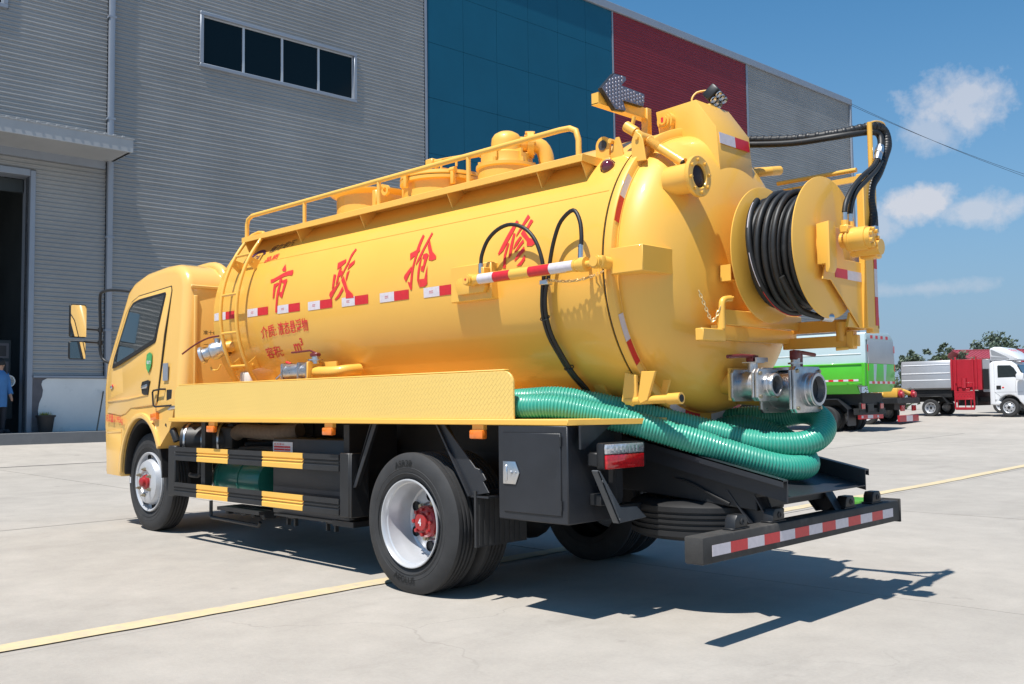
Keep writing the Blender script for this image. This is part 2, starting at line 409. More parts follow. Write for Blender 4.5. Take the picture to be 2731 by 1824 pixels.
def copy_tree(o, parent=None):
    c = o.copy(); COL.objects.link(c)
    if parent is not None:
        c.parent = parent; c.matrix_parent_inverse = o.matrix_parent_inverse
    for ch in list(o.children): copy_tree(ch, c)
    return c
# ------------------------------------------------------------------ ground
XJ = [-14.6, -10.33, -5.33, -.33, 4.67, 9.67, 14.67]
YJ = [-17.6, -13., -8.4, -3.8, .8, 5.4, 10., 14.6, 19.2, 23.8]
def axis_samples(zone, far):
    s = set([round(v, 3) for v in zone])
    v = zone[0]
    step = 2.
    while v > -far: v -= step; step *= 1.35; s.add(round(v, 3))
    v = zone[-1]; step = 2.
    while v < far: v += step; step *= 1.35; s.add(round(v, 3))
    return sorted(s)
xs = axis_samples([-22, -20.5, -19.6, -18, -16, -14.6, -12, -10, -8, -5, -2, 0, 3, 6, 10, 14.67], 700)
ys = axis_samples([-17.6, -12, -8, -4, 0, 4, 9, 12, 16, 19, 22, 23, 26, 29, 32, 34, 37, 42], 700)
bm = bmesh.new()
gv = [[bm.verts.new((x, y, ground_z(x, y)-.03)) for y in ys] for x in xs]
for i in range(len(xs)-1):
    for j in range(len(ys)-1): bm.faces.new((gv[i][j], gv[i+1][j], gv[i+1][j+1], gv[i][j+1]))
for f in bm.faces: f.smooth = True
me = bpy.data.meshes.new('ground'); bm.to_mesh(me); bm.free()
ground = tag(link('ground', me, 'concrete_far'), kind='structure')
pave = tag(empty('pavement'), kind='structure')
def slab(x0, x1, y0, y1):
    b = MB(); g = .006; n = 5
    jit = lambda: random.uniform(-.0012, .0012)
    V = [[None]*(n+1) for _ in range(n+1)]
    dz = random.uniform(-.002, .002)
    for i in range(n+1):
        for j in range(n+1):
            x = x0+g+(x1-x0-2*g)*i/n; y = y0+g+(y1-y0-2*g)*j/n
            V[i][j] = b.bm.verts.new((x, y, ground_z(x, y)+dz))
    for i in range(n):
        for j in range(n): b.bm.faces.new((V[i][j], V[i+1][j], V[i+1][j+1], V[i][j+1]))
    ring = [V[i][0] for i in range(n+1)]+[V[n][j] for j in range(1, n+1)]+[V[i][n] for i in range(n-1, -1, -1)]+[V[0][j] for j in range(n-1, 0, -1)]
    low = [b.bm.verts.new((v.co.x, v.co.y, v.co.z-.04)) for v in ring]
    k = len(ring)
    for i in range(k): b.bm.faces.new((ring[i], low[i], low[(i+1) % k], ring[(i+1) % k]))
    return b.build('concrete_slab', 'concrete', pave, ang=40)
for a, b_ in zip(XJ, XJ[1:]):
    for c, d in zip(YJ, YJ[1:]): slab(a, b_, c, d)
jb = MB()
for a in XJ[1:-1]: jb.box(a-.02, a+.02, YJ[0], 9., ground_z(a, 0)-.06, ground_z(a, 0)-.012)
for y in (-13., -8.4, -3.8, .8, 5.4): jb.box(0., 14.6, y-.015, y+.015, -.06, -.012)
jb.prism([(-14.60, -17.6), (-14.60, 23.8), (-14.68, 23.8), (-14.72, 12), (-14.69, 4), (-14.73, 1.5), (-14.70, -4), (-14.72, -17.6)], 'z', .06, .156)
jb.build('joint_filler', 'joint', pave)
b = MB(); n = 300
_e = lambda y, s: .012*noise.noise((s, y*2.1, 0))+.007*noise.noise((s, y*9, 3))
for i in range(n):
    y0 = -17+38*i/n; y1 = -17+38*(i+1)/n
    b.face([(-.57+_e(y0, 0), y0, ground_z(-.57, y0)+.006), (-.405+_e(y0, 5), y0, ground_z(-.395, y0)+.006), (-.405+_e(y1, 5), y1, ground_z(-.395, y1)+.006), (-.57+_e(y1, 0), y1, ground_z(-.57, y1)+.006)])
tag(b.build('road_marking', 'line'), kind='structure')

# ------------------------------------------------------------------ factory building (local x = out of the wall, y = along it)
fac = tag(empty('factory_building', (-20., 0, 0), R(-2.75)),
          'long grey corrugated steel factory hall with blue and red wall sections behind the yellow tanker', 'building')
def siding(u0, u1, z0, z1, m, pitch=.112, depth=.020, x=0.):
    """horizontal ribs as real folds of one sheet"""
    b = MB(); zs = []; z = math.floor(z0/pitch)*pitch; rg = random.Random(int(z0*10))
    while z < z1-1e-4:
        jd = .55+.6*noise.noise((0, 0, z*1.7+3))+.25*math.sin(z*37)
        d_ = depth*max(.35, min(1.5, 1+jd*.5))
        for dz, dx in ((0, 0), (pitch*.42, 0), (pitch*.52, d_), (pitch*.74, d_)):
            if z0+.002 < z+dz < z1-.002: zs.append((z+dz, dx))
            elif z+dz <= z0+.002: first = dx
        z += pitch
    zs.insert(0, (z0, 0))
    zs.append((z1, 0))
    prev = None
    for zz, dx in zs:
        cur = (b.bm.verts.new((x+dx, u0, zz)), b.bm.verts.new((x+dx, u1, zz)))
        if prev: b.bm.faces.new((prev[0], prev[1], cur[1], cur[0]))
        prev = cur
    return b.build('siding_panel', m, fac, smooth=False)
WTOP = 17.0
# openings: main window u 7.53-12.70, z 10.70-12.28; second window u -2.6..2.62; door u -3..3.15
for u0, u1, z0, z1 in ((-16, -3., 2.06, WTOP), (-3., 3.33, 7.12, 11.0), (-3., 3.33, 12.58, WTOP), (2.64, 3.33, 11.0, 12.58), (3.33, 5.02, 2.06, WTOP),
                       (5.18, 7.53, 2.06, WTOP), (7.53, 12.70, 2.06, 10.70), (7.53, 12.70, 12.28, WTOP), (12.70, 15.40, 2.06, WTOP)):
    siding(u0, u1, z0, z1, 'siding')
siding(25.03, 34.42, 1.0, WTOP-.02, 'siding_red')
siding(34.60, 44.2, 1.0, WTOP-.02, 'siding')
b = MB().box(-.30, -.05, 5, 44.15, .3, WTOP-.1)
b.box(-.30, -.05, -16, -3.05, .3, WTOP-.1).box(-.30, -.05, -3.05, 5, 7.2, WTOP-.1).box(-.3, -.05, 3.2, 5, .3, 7.2)
b.build('wall_core', 'backing', fac)
# blue cassette panels
proto = None
cols = [15.56+1.565*i for i in range(7)]
for i in range(6):
    for j in range(9):
        z0 = 15.3-1.9*j; z1 = z0+1.9 if j else WTOP-.02
        z0 = max(z0, 1.0)
        MB().box(-.04, .012, cols[i]+.006, cols[i+1]-.006, z0+.006, z1-.006).build('wall_panel', 'blue_panel', fac)
for u, w in ((15.48, .09), (24.99, .07), (34.51, .14)):
    MB().box(-.02, .034, u-w/2, u+w/2, 1.0, WTOP-.03).build('corner_trim', 'trim', fac)
MB().box(-.35, .10, 44.16, 44.34, .2, WTOP-.03, .01, 1).build('corner_trim', 'trim', fac)
MB().box(-.4, .12, -16, 44.36, WTOP-.02, WTOP+.30, .02, 1).build('roof_coping', 'trim', fac)
MB().box(-45, -.36, 44.0, 44.3, .2, WTOP-.1).build('side_wall', 'siding', fac)
MB().box(-45, -.41, -16, 44.25, WTOP-.3, WTOP-.05).build('roof', 'siding', fac)
MB().box(-45, -.36, -16.2, -16, .2, WTOP-.1).build('side_wall', 'siding', fac)
# downpipe
b = MB().box(.03, .16, 5.03, 5.17, 2.0, WTOP-.2, .015, 2)
for z in (3.2, 5.6, 8.7, 11.4, 14.0): b.box(.0, .175, 5.0, 5.2, z, z+.05)
b.build('downpipe', 'trim', fac)
# windows
def window(u0, u1, z0, z1, n):
    s = .10
    f = MB()
    for a in ((u0, u1, z0, z0+s), (u0, u1, z1-s, z1)): f.box(-.06, .09, a[0], a[1], a[2], a[3], .01, 1)
    for a in ((u0, u0+s), (u1-s, u1)): f.box(-.06, .088, a[0], a[1], z0+s, z1-s, .01, 1)
    w = f.build('window', 'trim', fac)
    w0, w1 = u0+s, u1-s; k = (w1-w0)/n
    for i in range(n):
        a = w0+k*i; c = w0+k*(i+1)
        g = MB(); t = .035
        for bx in ((a, c, z0+s, z0+s+t), (a, c, z1-s-t, z1-s), (a, a+t, z0+s+t, z1-s-t), (c-t, c, z0+s+t, z1-s-t)): g.box(-.055, -.005, *bx)
        g.build('sash', 'alu_frame', w)
        MB().box(-.045, -.035, a+t, c-t, z0+s+t, z1-s-t).build('pane', 'win_glass', w)
    return w
window(7.53, 12.70, 10.70, 12.28, 4)
window(-2.62, 2.62, 11.0, 12.58, 4)
# dado wall with the plaster peeled off beside the door
MB().box(-.30, .05, 3.33, 15.4, .1, 2.0).build('dado_wall', 'bare', fac)
pts = [(5.9, .1), (15.4, .1), (15.4, 1.99), (3.66, 1.99), (3.555, 1.93), (3.53, 1.84), (3.57, 1.70), (3.55, 1.55), (3.485, 1.38), (3.46, 1.20), (3.48, 1.04), (3.47, .85), (3.50, .6), (3.5, .1)]
b = MB(); b.prism(pts, 'x', .05, .068, .004, seg=1); b.build('plaster_coat', 'plaster', fac)
MB().box(-.03, .11, 3.33, 15.4, 2.0, 2.06, .008, 1).build('sill_flashing', 'trim', fac)
# door opening, frame and the dark hall behind it
b = MB()
b.box(-.55, .06, 3.20, 3.33, .2, 7.1, .01, 1).box(-.55, .06, -3.3, -3.05, .2, 7.1, .01, 1).box(-.55, .058, -3.05, 3.20, 6.95, 7.12, .01, 1)
b.build('door_frame', 'trim', fac)
b = MB(); b.box(-9, -.56, -7, 3.6, .52, .56); b.box(-9.1, -9, -7, 3.6, .5, 7.4); b.box(-9, -.3, 3.6, 3.7, .5, 7.4); b.box(-9, -.3, -7.1, -7, .5, 7.4); b.box(-9, -.3, -7, 3.6, 7.4, 7.5)
b.build('hall_interior', 'interior', fac)
MB().box(-.5, -.42, -3.0, 3.18, 6.6, 6.95, .02, 1).build('shutter_box', 'interior', fac)
# notice board inside the doorway
nb = MB().box(-.78, -.74, 1.7, 3.05, 1.95, 2.95, .01, 1).build('notice_board', 'interior', fac)
for r_ in range(2):
    MB().box(-.738, -.732, 1.8, 3.0, 2.05+.45*r_, 2.42+.45*r_).build('notice_sheet', 'interior', nb) if False else MB().box(-.738, -.732, 1.8, 3.0, 2.05+.45*r_, 2.42+.45*r_).build('notice_sheet', 'bare', nb)
    for c in range(5):
        MB().box(-.731, -.728, 1.86+.23*c, 2.02+.23*c, 2.10+.45*r_, 2.36+.45*r_).build('notice_print', 'black_text', nb)
MB().box(-.8, -.72, .9, 3.1, 1.0, 1.92, .01, 1).build('cabinet_front', 'interior', fac)
# canopy over the door
b = MB(); b.box(.0, 1.40, -5, 5.16, 7.60, 7.66).box(1.36, 1.43, -5, 5.18, 7.58, 7.93, .008, 1).box(.0, 1.36, 5.10, 5.17, 7.60, 7.93)
cn = b.build('canopy', 'canopy', fac)
b = MB(); u = -5
while u < 5.1:
    b.box(-.0, 1.46, u, u+.06, 7.93, 7.962); u += .22
b.box(.0, 1.45, -5, 5.2, 7.91, 7.935); b.build('canopy_roofing', 'canopy', cn)
MB().box(.0, .05, -5, 5.0, 7.4, 7.6).build('canopy_ledger', 'trim', cn)

# things at the foot of the wall
PZ = .68
st = MB(); st.prism([(.07, -16), (1.12, -16), (1.12, 4.6), (.55, 6.2), (.07, 6.2)], 'z', .2, PZ)
st = st.build('doorway_step', 'step'); st.location = fac.location; st.rotation_euler = fac.rotation_euler; st['kind'] = 'structure'
def wp(u, x, z=0.): 
    a = R(-2.75); return Vector((-20+x*math.cos(a)-u*math.sin(a), x*math.sin(a)+u*math.cos(a), z))
p = wp(3.55, .36); gz = ground_z(p.x, p.y)-.03
pot = tag(empty('flower_pot', (p.x, p.y, PZ)), 'black plastic flower pot with a low yellowish plant beside the factory doorway', 'flower pot')
MB().lathe([(0, 0), (.15, 0), (.20, .36), (.225, .36), (.225, .41), (.20, .41), (.185, .37), (0, .36)], (0, 0, 0), (0, 0, 1), 24).build('pot_body', 'pot', pot)
b = MB()
for _ in range(130):
    a = random.uniform(0, 2*PI); r0 = random.uniform(0, .14); tip = Vector((math.cos(a)*(r0+random.uniform(.02, .08)), math.sin(a)*(r0+random.uniform(.02, .08)), .38+random.uniform(.04, .13)))
    base = Vector((math.cos(a)*r0, math.sin(a)*r0, .36)); w = Vector((-math.sin(a), math.cos(a), 0))*.012
    b.face([base-w, base+w, tip])
o = b.build('plant', 'yellow_leaf', pot, smooth=False); o['kind'] = 'stuff'
p0 = wp(4.62, .75); p1 = wp(5.0, .10)
s_ = MB().tube([(0, 0, PZ+.005), (p1.x-p0.x, p1.y-p0.y, 1.66)], .018, 8).build('wooden_stick', 'wood')
s_.location = (p0.x, p0.y, 0); tag(s_, 'thin wooden stick leaning on the white plastered base wall', 'stick')
# person at the left edge, in the doorway
def person():
    p = wp(2.54, .25); gz = PZ
    root = tag(empty('person', (p.x, p.y, gz), R(-60)), 'person in a light blue work coat standing in the factory doorway', 'person')
    J = {'pel': (0, 0, .93), 'chest': (0, 0, 1.30), 'neck': (0, .0, 1.48), 'head': (0, .02, 1.60), 'top': (0, .02, 1.70)}
    vs = [J['pel'], J['chest'], J['neck'], J['head'], J['top']]; es = [(0, 1), (1, 2), (2, 3), (3, 4)]; rad = [(.15, .11), (.17, .11), (.055, .055), (.088, .10), (.06, .07)]
    def chain(start, pts, rs):
        i = start
        for q, r_ in zip(pts, rs):
            vs.append(q); rad.append((r_, r_)); es.append((i, len(vs)-1)); i = len(vs)-1
        return i
    for sx in (-1, 1):
        chain(0, [(sx*.09, 0, .86), (sx*.10, .02, .48), (sx*.10, 0, .08), (sx*.10, .14, .03)], [.10, .065, .045, .04])
        w = chain(1, [(sx*.19, 0, 1.40), (sx*.23, .02, 1.12), (sx*.22, .12, .90)], [.065, .05, .035])
        h = chain(w, [(sx*.215, .15, .83)], [.034])
        for k in range(4): chain(h, [(sx*(.20+.012*k), .17, .79-.004*k), (sx*(.20+.012*k), .165, .755)], [.011, .009])
        chain(h, [(sx*.185, .18, .80)], [.012])
    me = bpy.data.meshes.new('body'); me.from_pydata(vs, es, []); o = link('body', me, 'trousers', root)
    sk = o.modifiers.new('skin', 'SKIN'); lay = me.skin_vertices[0].data
    for i, r_ in enumerate(rad): lay[i].radius = r_
    lay[0].use_root = True
    o.modifiers.new('sub', 'SUBSURF').levels = 1; o.modifiers['sub'].render_levels = 2
    me.materials.clear(); me.materials.append(M['skin'])
    b = MB(); prof = [(.20, .62), (.205, .80), (.20, 1.0), (.205, 1.2), (.21, 1.36), (.13, 1.46), (.075, 1.50)]
    b.lathe(prof, (0, 0, 0), (0, 0, 1), 24)
    for v in b.bm.verts: v.co.y *= .72
    for sx in (-1, 1): b.tube([(sx*.17, 0, 1.40), (sx*.23, .01, 1.26), (sx*.245, .03, 1.10), (sx*.235, .12, .92)], .07, 12, rr=[.085, .08, .07, .06])
    b.build('work_coat', 'blue_coat', root)
    b = MB()
    for sx in (-1, 1): b.tube([(sx*.09, 0, .92), (sx*.10, .015, .5), (sx*.10, 0, .08)], .08, 12, rr=[.115, .085, .065])
    b.build('trousers', 'trousers', root)
    b = MB()
    for sx in (-1, 1): b.box(sx*.10-.05, sx*.10+.05, -.07, .20, 0, .09, .025, 2)
    b.build('shoes', 'trousers', root)
    MB().lathe([(.115, 1.60), (.118, 1.66), (.10, 1.73), (.06, 1.77), (0, 1.78)], (0, .005, 0), (0, 0, 1), 20).build('hair', 'hair', root)
    b = MB()
    for sx in (-1, 1): b.ball((sx*.033, .108, 1.625), .012, 8)
    b.build('eyes', 'black_text', root)
    b = MB().ball((0, .118, 1.595), .016, 8, (.8, 1.2, 1.3)); b.ball((0, .10, 1.555), .022, 8, (1.4, .5, .35))
    for sx in (-1, 1): b.ball((sx*.10, .01, 1.61), .024, 8, (.5, .8, 1.2))
    b.build('face', 'skin', root)
person()
p = wp(2.86, -.25); bz = ground_z(p.x, p.y)-.03
bk = tag(empty('white_bucket', (p.x, p.y, 0)), 'white round bucket hanging on its side inside the factory doorway', 'bucket')
MB().lathe([(0, -.10), (.10, -.10), (.145, .09), (.155, .09), (.155, .11), (.135, .11), (.095, -.08), (0, -.08)], (0, 0, 1.90), (.75, -.2, .15), 28).build('bucket_body', 'white_plastic', bk)
MB().tube([(-.35, 0, .56), (-.35, 0, 1.9), (-.08, 0, 1.9)], .02, 8).build('bucket_hook', 'interior', bk)
# small green block on the concrete behind the bumper
gp = MB().box(-.16, .12, -.22, .22, 0, .06, .012, 2).build('rubber_block', 'lime_block'); gp.location = (-.14, 5.75, .003)
tag(gp, 'bright green flat block lying on the concrete beyond the rear bumper', 'block')
GLYPHS = [[[(-1.955,0.391),(-1.912,0.336),(-1.908,0.318),(-1.958,0.323),(-1.976,0.34)],[(-2.114,0.264),(-2.071,0.268),(-2.002,0.285),(-1.936,0.305),(-1.872,0.315),(-1.797,0.319),(-1.784,0.293),(-1.789,0.266),(-1.84,0.274),(-1.897,0.271),(-1.951,0.264),(-2.015,0.248),(-2.062,0.234),(-2.1,0.231)],[(-2.046,0.216),(-1.976,0.226),(-1.975,0.205),(-2.004,0.188),(-2.005,0.152),(-2.007,0.092),(-2.03,0.092),(-2.04,0.172)],[(-1.971,0.255),(-1.934,0.263),(-1.93,0.211),(-1.935,0.152),(-1.946,0.098),(-1.95,-0.031),(-1.982,-0.029),(-1.977,0.068),(-1.975,0.149),(-1.967,0.201)],[(-1.925,0.237),(-1.856,0.245),(-1.844,0.229),(-1.852,0.187),(-1.885,0.08),(-1.934,0.11),(-1.933,0.135),(-1.899,0.139),(-1.889,0.21),(-1.926,0.219)]],[[(-1.163,0.303),(-1.063,0.325),(-1.054,0.295),(-1.104,0.266),(-1.149,0.245)],[(-1.183,0.211),(-1.148,0.205),(-1.156,0.108),(-1.181,0.092)],[(-1.123,0.242),(-1.094,0.264),(-1.094,0.23),(-1.071,0.23),(-1.071,0.196),(-1.106,0.182),(-1.105,0.145),(-1.138,0.121),(-1.131,0.181)],[(-1.081,0.147),(-1.088,0.122),(-1.168,0.034),(-1.191,0.018),(-1.211,0.047),(-1.206,0.067)],[(-0.984,0.407),(-0.965,0.394),(-0.996,0.336),(-1.011,0.28),(-1.05,0.209),(-1.073,0.167),(-1.08,0.176),(-1.058,0.235),(-1.028,0.298),(-1.017,0.359)],[(-0.94,0.303),(-0.936,0.271),(-0.986,0.239),(-1.011,0.227),(-1.003,0.273)],[(-0.978,0.225),(-0.997,0.137),(-1.013,0.157),(-1.011,0.205)],[(-1.043,0.103),(-1.024,0.074),(-1.077,0.02),(-1.122,0.002),(-1.14,0.009),(-1.089,0.045)],[(-1.047,0.185),(-1.007,0.138),(-0.967,0.072),(-0.906,0.031),(-0.889,0.001),(-0.993,0.004),(-0.992,0.039),(-1.024,0.095),(-1.069,0.153)]],[[(-0.189,0.41),(-0.165,0.394),(-0.177,0.306),(-0.186,0.251),(-0.198,0.188),(-0.204,0.126),(-0.21,-0.002),(-0.226,-0.0),(-0.261,0.061),(-0.23,0.052),(-0.226,0.141),(-0.214,0.216),(-0.209,0.304),(-0.201,0.364)],[(-0.273,0.269),(-0.212,0.287),(-0.176,0.303),(-0.168,0.275),(-0.201,0.253),(-0.257,0.218)],[(-0.229,0.171),(-0.226,0.141),(-0.278,0.06),(-0.305,0.093),(-0.298,0.111)],[(-0.095,0.414),(-0.077,0.4),(-0.107,0.307),(-0.144,0.217),(-0.18,0.174),(-0.188,0.178),(-0.169,0.223),(-0.132,0.31),(-0.107,0.375)],[(-0.088,0.351),(-0.025,0.253),(0.022,0.216),(0.027,0.193),(-0.016,0.185),(-0.053,0.195),(-0.054,0.235),(-0.095,0.305)],[(-0.129,0.231),(-0.132,0.165),(-0.135,0.094),(-0.137,0.019),(-0.155,0.06),(-0.157,0.121),(-0.15,0.186)],[(-0.123,0.243),(-0.088,0.25),(-0.061,0.236),(-0.07,0.199),(-0.091,0.113),(-0.123,0.127),(-0.123,0.155),(-0.103,0.162),(-0.101,0.212),(-0.121,0.211)],[(-0.056,0.157),(-0.043,0.025),(-0.07,0.009),(-0.13,0.009),(-0.13,0.065),(-0.077,0.064)]],[[(0.753,0.372),(0.776,0.358),(0.748,0.284),(0.686,0.17),(0.649,0.146),(0.639,0.153),(0.68,0.234),(0.721,0.314)],[(0.717,0.22),(0.733,0.213),(0.716,0.14),(0.72,0.052),(0.694,0.055),(0.696,0.139)],[(0.753,0.279),(0.773,0.275),(0.764,0.131),(0.745,0.112),(0.739,0.116),(0.743,0.196)],[(0.843,0.4),(0.87,0.376),(0.818,0.294),(0.785,0.248),(0.783,0.262),(0.81,0.321)],[(0.882,0.36),(0.909,0.343),(0.882,0.293),(0.861,0.304)],[(0.838,0.296),(0.905,0.226),(0.946,0.212),(0.968,0.185),(0.936,0.169),(0.892,0.174),(0.888,0.206),(0.822,0.265)],[(0.819,0.249),(0.84,0.24),(0.805,0.193),(0.777,0.167),(0.773,0.17),(0.787,0.212)],[(0.852,0.226),(0.865,0.204),(0.824,0.166),(0.799,0.142),(0.786,0.146),(0.814,0.187)],[(0.869,0.177),(0.882,0.146),(0.804,0.09),(0.793,0.091),(0.809,0.121)],[(0.883,0.12),(0.889,0.09),(0.856,0.055),(0.812,0.054),(0.854,0.084)]]]
# ------------------------------------------------------------------ the yellow tanker (front towards -x, its left side towards -y)
T = tag(empty('vacuum_truck'), 'big yellow vacuum tanker truck with red characters on its tank and a rear hose reel', 'tanker truck')
TZ, TR = 2.05, .93
def onto(x, s, off=.003):
    """point on the tank's left side: x along, s = arc height over the side line"""
    a = s/TR; return (x, -(TR+off)*math.cos(a), TZ+(TR+off)*math.sin(a))
# --- wheels
def tyre_mesh(mb, o, ax, Rt, w, rim):
    h = w/2; pr = [(rim, -h*.72), (rim+.02, -h*.86), (rim+.07, -h*1.0), (Rt-.075, -h*1.0), (Rt-.045, -h*.965), (Rt-.012, -h*.82)]
    tread = []
    g = h*.74; grooves = (-.55, -.19, .19, .55)
    for gx in grooves:
        c = gx*g
        tread += [(Rt, c-.009), (Rt-.014, c-.006), (Rt-.014, c+.006), (Rt, c+.009)]
    full = pr+[(Rt, -g)]+tread+[(Rt, g)]+[(r_, -t) for r_, t in reversed(pr)]
    mb.lathe(full, o, ax, 72)
    for r_ in (Rt-.10, Rt-.135):      # raised sidewall rings
        mb.lathe([(r_-.004, -h*1.0), (r_, -h*1.02), (r_+.004, -h*1.0)], o, ax, 64)
        mb.lathe([(r_-.004, h*1.0), (r_, h*1.02), (r_+.004, h*1.0)], o, ax, 64)
def sidewall_text(body, a0, rad, size, o, yout, parent, flip):
    me = text_mesh(body, size)
    w = max(v.co.x for v in me.vertices)
    bm = bmesh.new(); bm.from_mesh(me); bpy.data.meshes.remove(me)
    for v in bm.verts:
        x, y = v.co.x-w/2, v.co.y
        if flip: ang = a0+x/rad; r_ = rad-y
        else: ang = a0-x/rad; r_ = rad+y
        v.co = Vector((o[0]+r_*math.cos(ang), yout, o[2]+r_*math.sin(ang)))
    out = bpy.data.meshes.new('sidewall_lettering'); bm.to_mesh(out); bm.free()
    link('sidewall_lettering', out, 'letter', parent)
def hub_holes(par, o, sy, rad, n, hole, y0, a_off):
    for k in range(n):
        a = a_off+2*PI*k/n
        MB().lathe([(0, 0), (hole, 0), (hole*1.05, .012)], (o[0]+rad*math.cos(a), y0, o[2]+rad*math.sin(a)), (0, sy, 0), 14).build('vent_hole', 'dark', par)
def front_wheel(o, sy):
    """sy = -1 left side; outer rim edge at o.y"""
    x, y, z = o; ax = (0, sy, 0); Rt = .475
    m = MB(); tyre_mesh(m, (x, y-sy*.11, z), ax, Rt, .225, .285)
    w = m.build('front_wheel', 'rubber', T)
    m = MB()
    m.lathe([(.290, .0), (.283, .006), (.268, -.004), (.262, -.05), (.236, -.06), (.225, -.03), (.205, .020), (.165, .034), (.12, .036), (.11, .022), (0, .022)], (x, y, z), ax, 56)
    m.lathe([(.292, -.20), (.29, .0)], (x, y, z), ax, 40)
    m.build('rim', 'silver', w)
    hub_holes(w, o, sy, .238, 8, .026, y-sy*.036, .2)
    MB().lathe([(.075, .02), (.070, .042), (.048, .052), (.044, .078), (.028, .088), (0, .090)], (x, y, z), ax, 24).build('hub_cap', 'red_hub', w)
    for k in range(6):
        a = .5+2*PI*k/6; c = (x+.125*math.cos(a), y+sy*.04, z+.125*math.sin(a))
        m = MB(); m.lathe([(.019, -.008), (.019, .006), (.014, .008), (.014, .022), (.008, .024), (.008, .036), (0, .037)], c, ax, 6); m.build('wheel_nut', 'brass', w)
    for zz, aa in ((.365, PI),):
        MB().box(x-.415, x-.385, y-sy*-.004-.004, y+.004, z-.03, z+.03).build('balance_tag', 'white_paper', w)
    return w
def rear_wheels(x, y, z, sy):
    ax = (0, sy, 0); Rt = .465
    m = MB(); tyre_mesh(m, (x, y-sy*.115, z), ax, Rt, .235, .283)
    w = m.build('rear_wheel', 'rubber', T)
    m = MB(); tyre_mesh(m, (x, y-sy*.385, z), ax, Rt, .235, .283); m.build('inner_tyre', 'rubber', w)
    m = MB()
    m.lathe([(.292, -.004), (.290, .004), (.283, .004), (.276, -.006), (.270, -.03), (.262, -.036), (.250, -.10), (.243, -.118), (.240, -.17), (.232, -.205), (.218, -.215), (.195, -.200), (.130, -.196), (.118, -.21), (0, -.21)], (x, y, z), ax, 64)
    m.build('rim', 'silver', w)
    hub_holes(w, (x, y, z), sy, .168, 6, .034, y-sy*.1935, .5)
    m = MB(); m.lathe([(.105, -.21), (.105, -.14), (.092, -.125), (.06, -.12), (.055, -.10), (0, -.10)], (x, y, z), ax, 28)
    for k in range(8):
        a = 2*PI*k/8; m.lathe([(.013, -.13), (.013, -.105), (0, -.102)], (x+.085*math.cos(a), y, z+.085*math.sin(a)), ax, 6)
    m.build('hub', 'red_hub', w)
    for k in range(6):
        a = .2+2*PI*k/6; c = (x+.124*math.cos(a), y-sy*.198, z+.124*math.sin(a))
        MB().lathe([(.02, 0), (.02, .014), (.016, .016), (.016, .034), (0, .036)], c, ax, 6).build('wheel_nut', 'brass', w)
    if sy < 0:
        sidewall_text('ASR28', R(97), .375, .062, (x, y, z), y-.0065, w, False)
        sidewall_text('AEOLUS', R(-97), .39, .062, (x, y, z), y-.0065, w, True)
        text('hub_lettering', '4', .07, 'white_paper', lambda u, v: (x-.022+u*.9, y+.0985, z-.025+v), w)
    return w
front_wheel((-4.25, -.95, .520), -1); front_wheel((-4.25, .95, .520), 1)
rear_wheels(0, -1.148, .463, -1); rear_wheels(0, 1.148, .463, 1)
# --- chassis
m = MB()
for sy in (-1, 1):
    m.prism([(-5.0, .70), (-5.0, .93), (1.32, .93), (2.17, .735), (2.17, .63), (1.3, .70)], 'y', sy*.40-.035, sy*.40+.035, .006, seg=1)
for x in (-4.7, -3.3, -2.3, -1.2, -.5, .5, 1.2): m.box(x-.05, x+.05, -.37, .37, .74, .90)
for x in (1.8, 2.12): m.box(x-.05, x+.05, -.37, .37, .64, .73)
m.build('chassis_frame', 'black', T)
m = MB().cyl((0, -.9, .463), (0, .9, .463), .085, 16).ball((0, 0, .463), .22, 18, (1, .8, 1)); m.cyl((-.1, 0, .49), (-3.0, 0, .66), .05, 12)
for sy in (-1, 1):
    m.tube([(-.75, sy*.5, .72), (-.3, sy*.5, .60), (0, sy*.5, .57), (.3, sy*.5, .60), (.75, sy*.5, .72)], .035, 6)
    m.box(-.07, .07, sy*.5-.05, sy*.5+.05, .45, .70)
    m.tube([(-5.0, sy*.42, .78), (-4.25, sy*.42, .60), (-3.5, sy*.42, .78)], .03, 6)
m.box(-4.33, -4.17, -.85, .85, .46, .56, .02, 1)
m.build('axles', 'dark', T)
m = MB().box(-4.9, -3.5, -.42, .42, .62, 1.35, .06, 2).box(-3.5, -2.9, -.25, .25, .60, .95, .08, 2).box(-3.0, 1.0, -.44, .44, .90, 1.22).cyl((-2.6, .3, .72), (-1.6, .3, .72), .17, 18)
m.box(-3.3, -2.2, .45, 1.0, .5, 1.0, .03).box(-1.9, -.8, .5, 1.0, .45, 1.02, .03).box(-2.9, -2.15, -.45, -.40, .72, 1.1)
m.build('driveline', 'dark', T)
# air cleaner with its straps, heat wrapped pipe, control boxes seen over the guard
m = MB().cyl((-3.62, -.88, .93), (-3.30, -.60, .93), .16, 20).cyl((-3.68, -.86, 1.04), (-3.5, -.6, 1.05), .07, 16)
m.box(-3.3, -3.06, -.72, -.55, .86, 1.06, .02)
ac = m.build('air_cleaner', 'plastic_black', T)
for k in (0.1, .5, .85):
    c = Vector((-3.62, -.88, .93)).lerp(Vector((-3.30, -.60, .93)), k); d = Vector((.32, .28, 0)).normalized()
    MB().lathe([(.162, -.012), (.168, -.008), (.168, .008), (.162, .012)], c, d, 24).build('clamp_strap', 'steel', ac)
MB().tube([(-3.0, -.70, 1.0), (-2.86, -.72, 1.03), (-2.6, -.74, 1.025), (-2.3, -.74, 1.02), (-2.16, -.72, 1.03), (-2.0, -.68, 1.04)], .065, 14, sub=3).build('exhaust_pipe', 'tan', T)
m = MB()
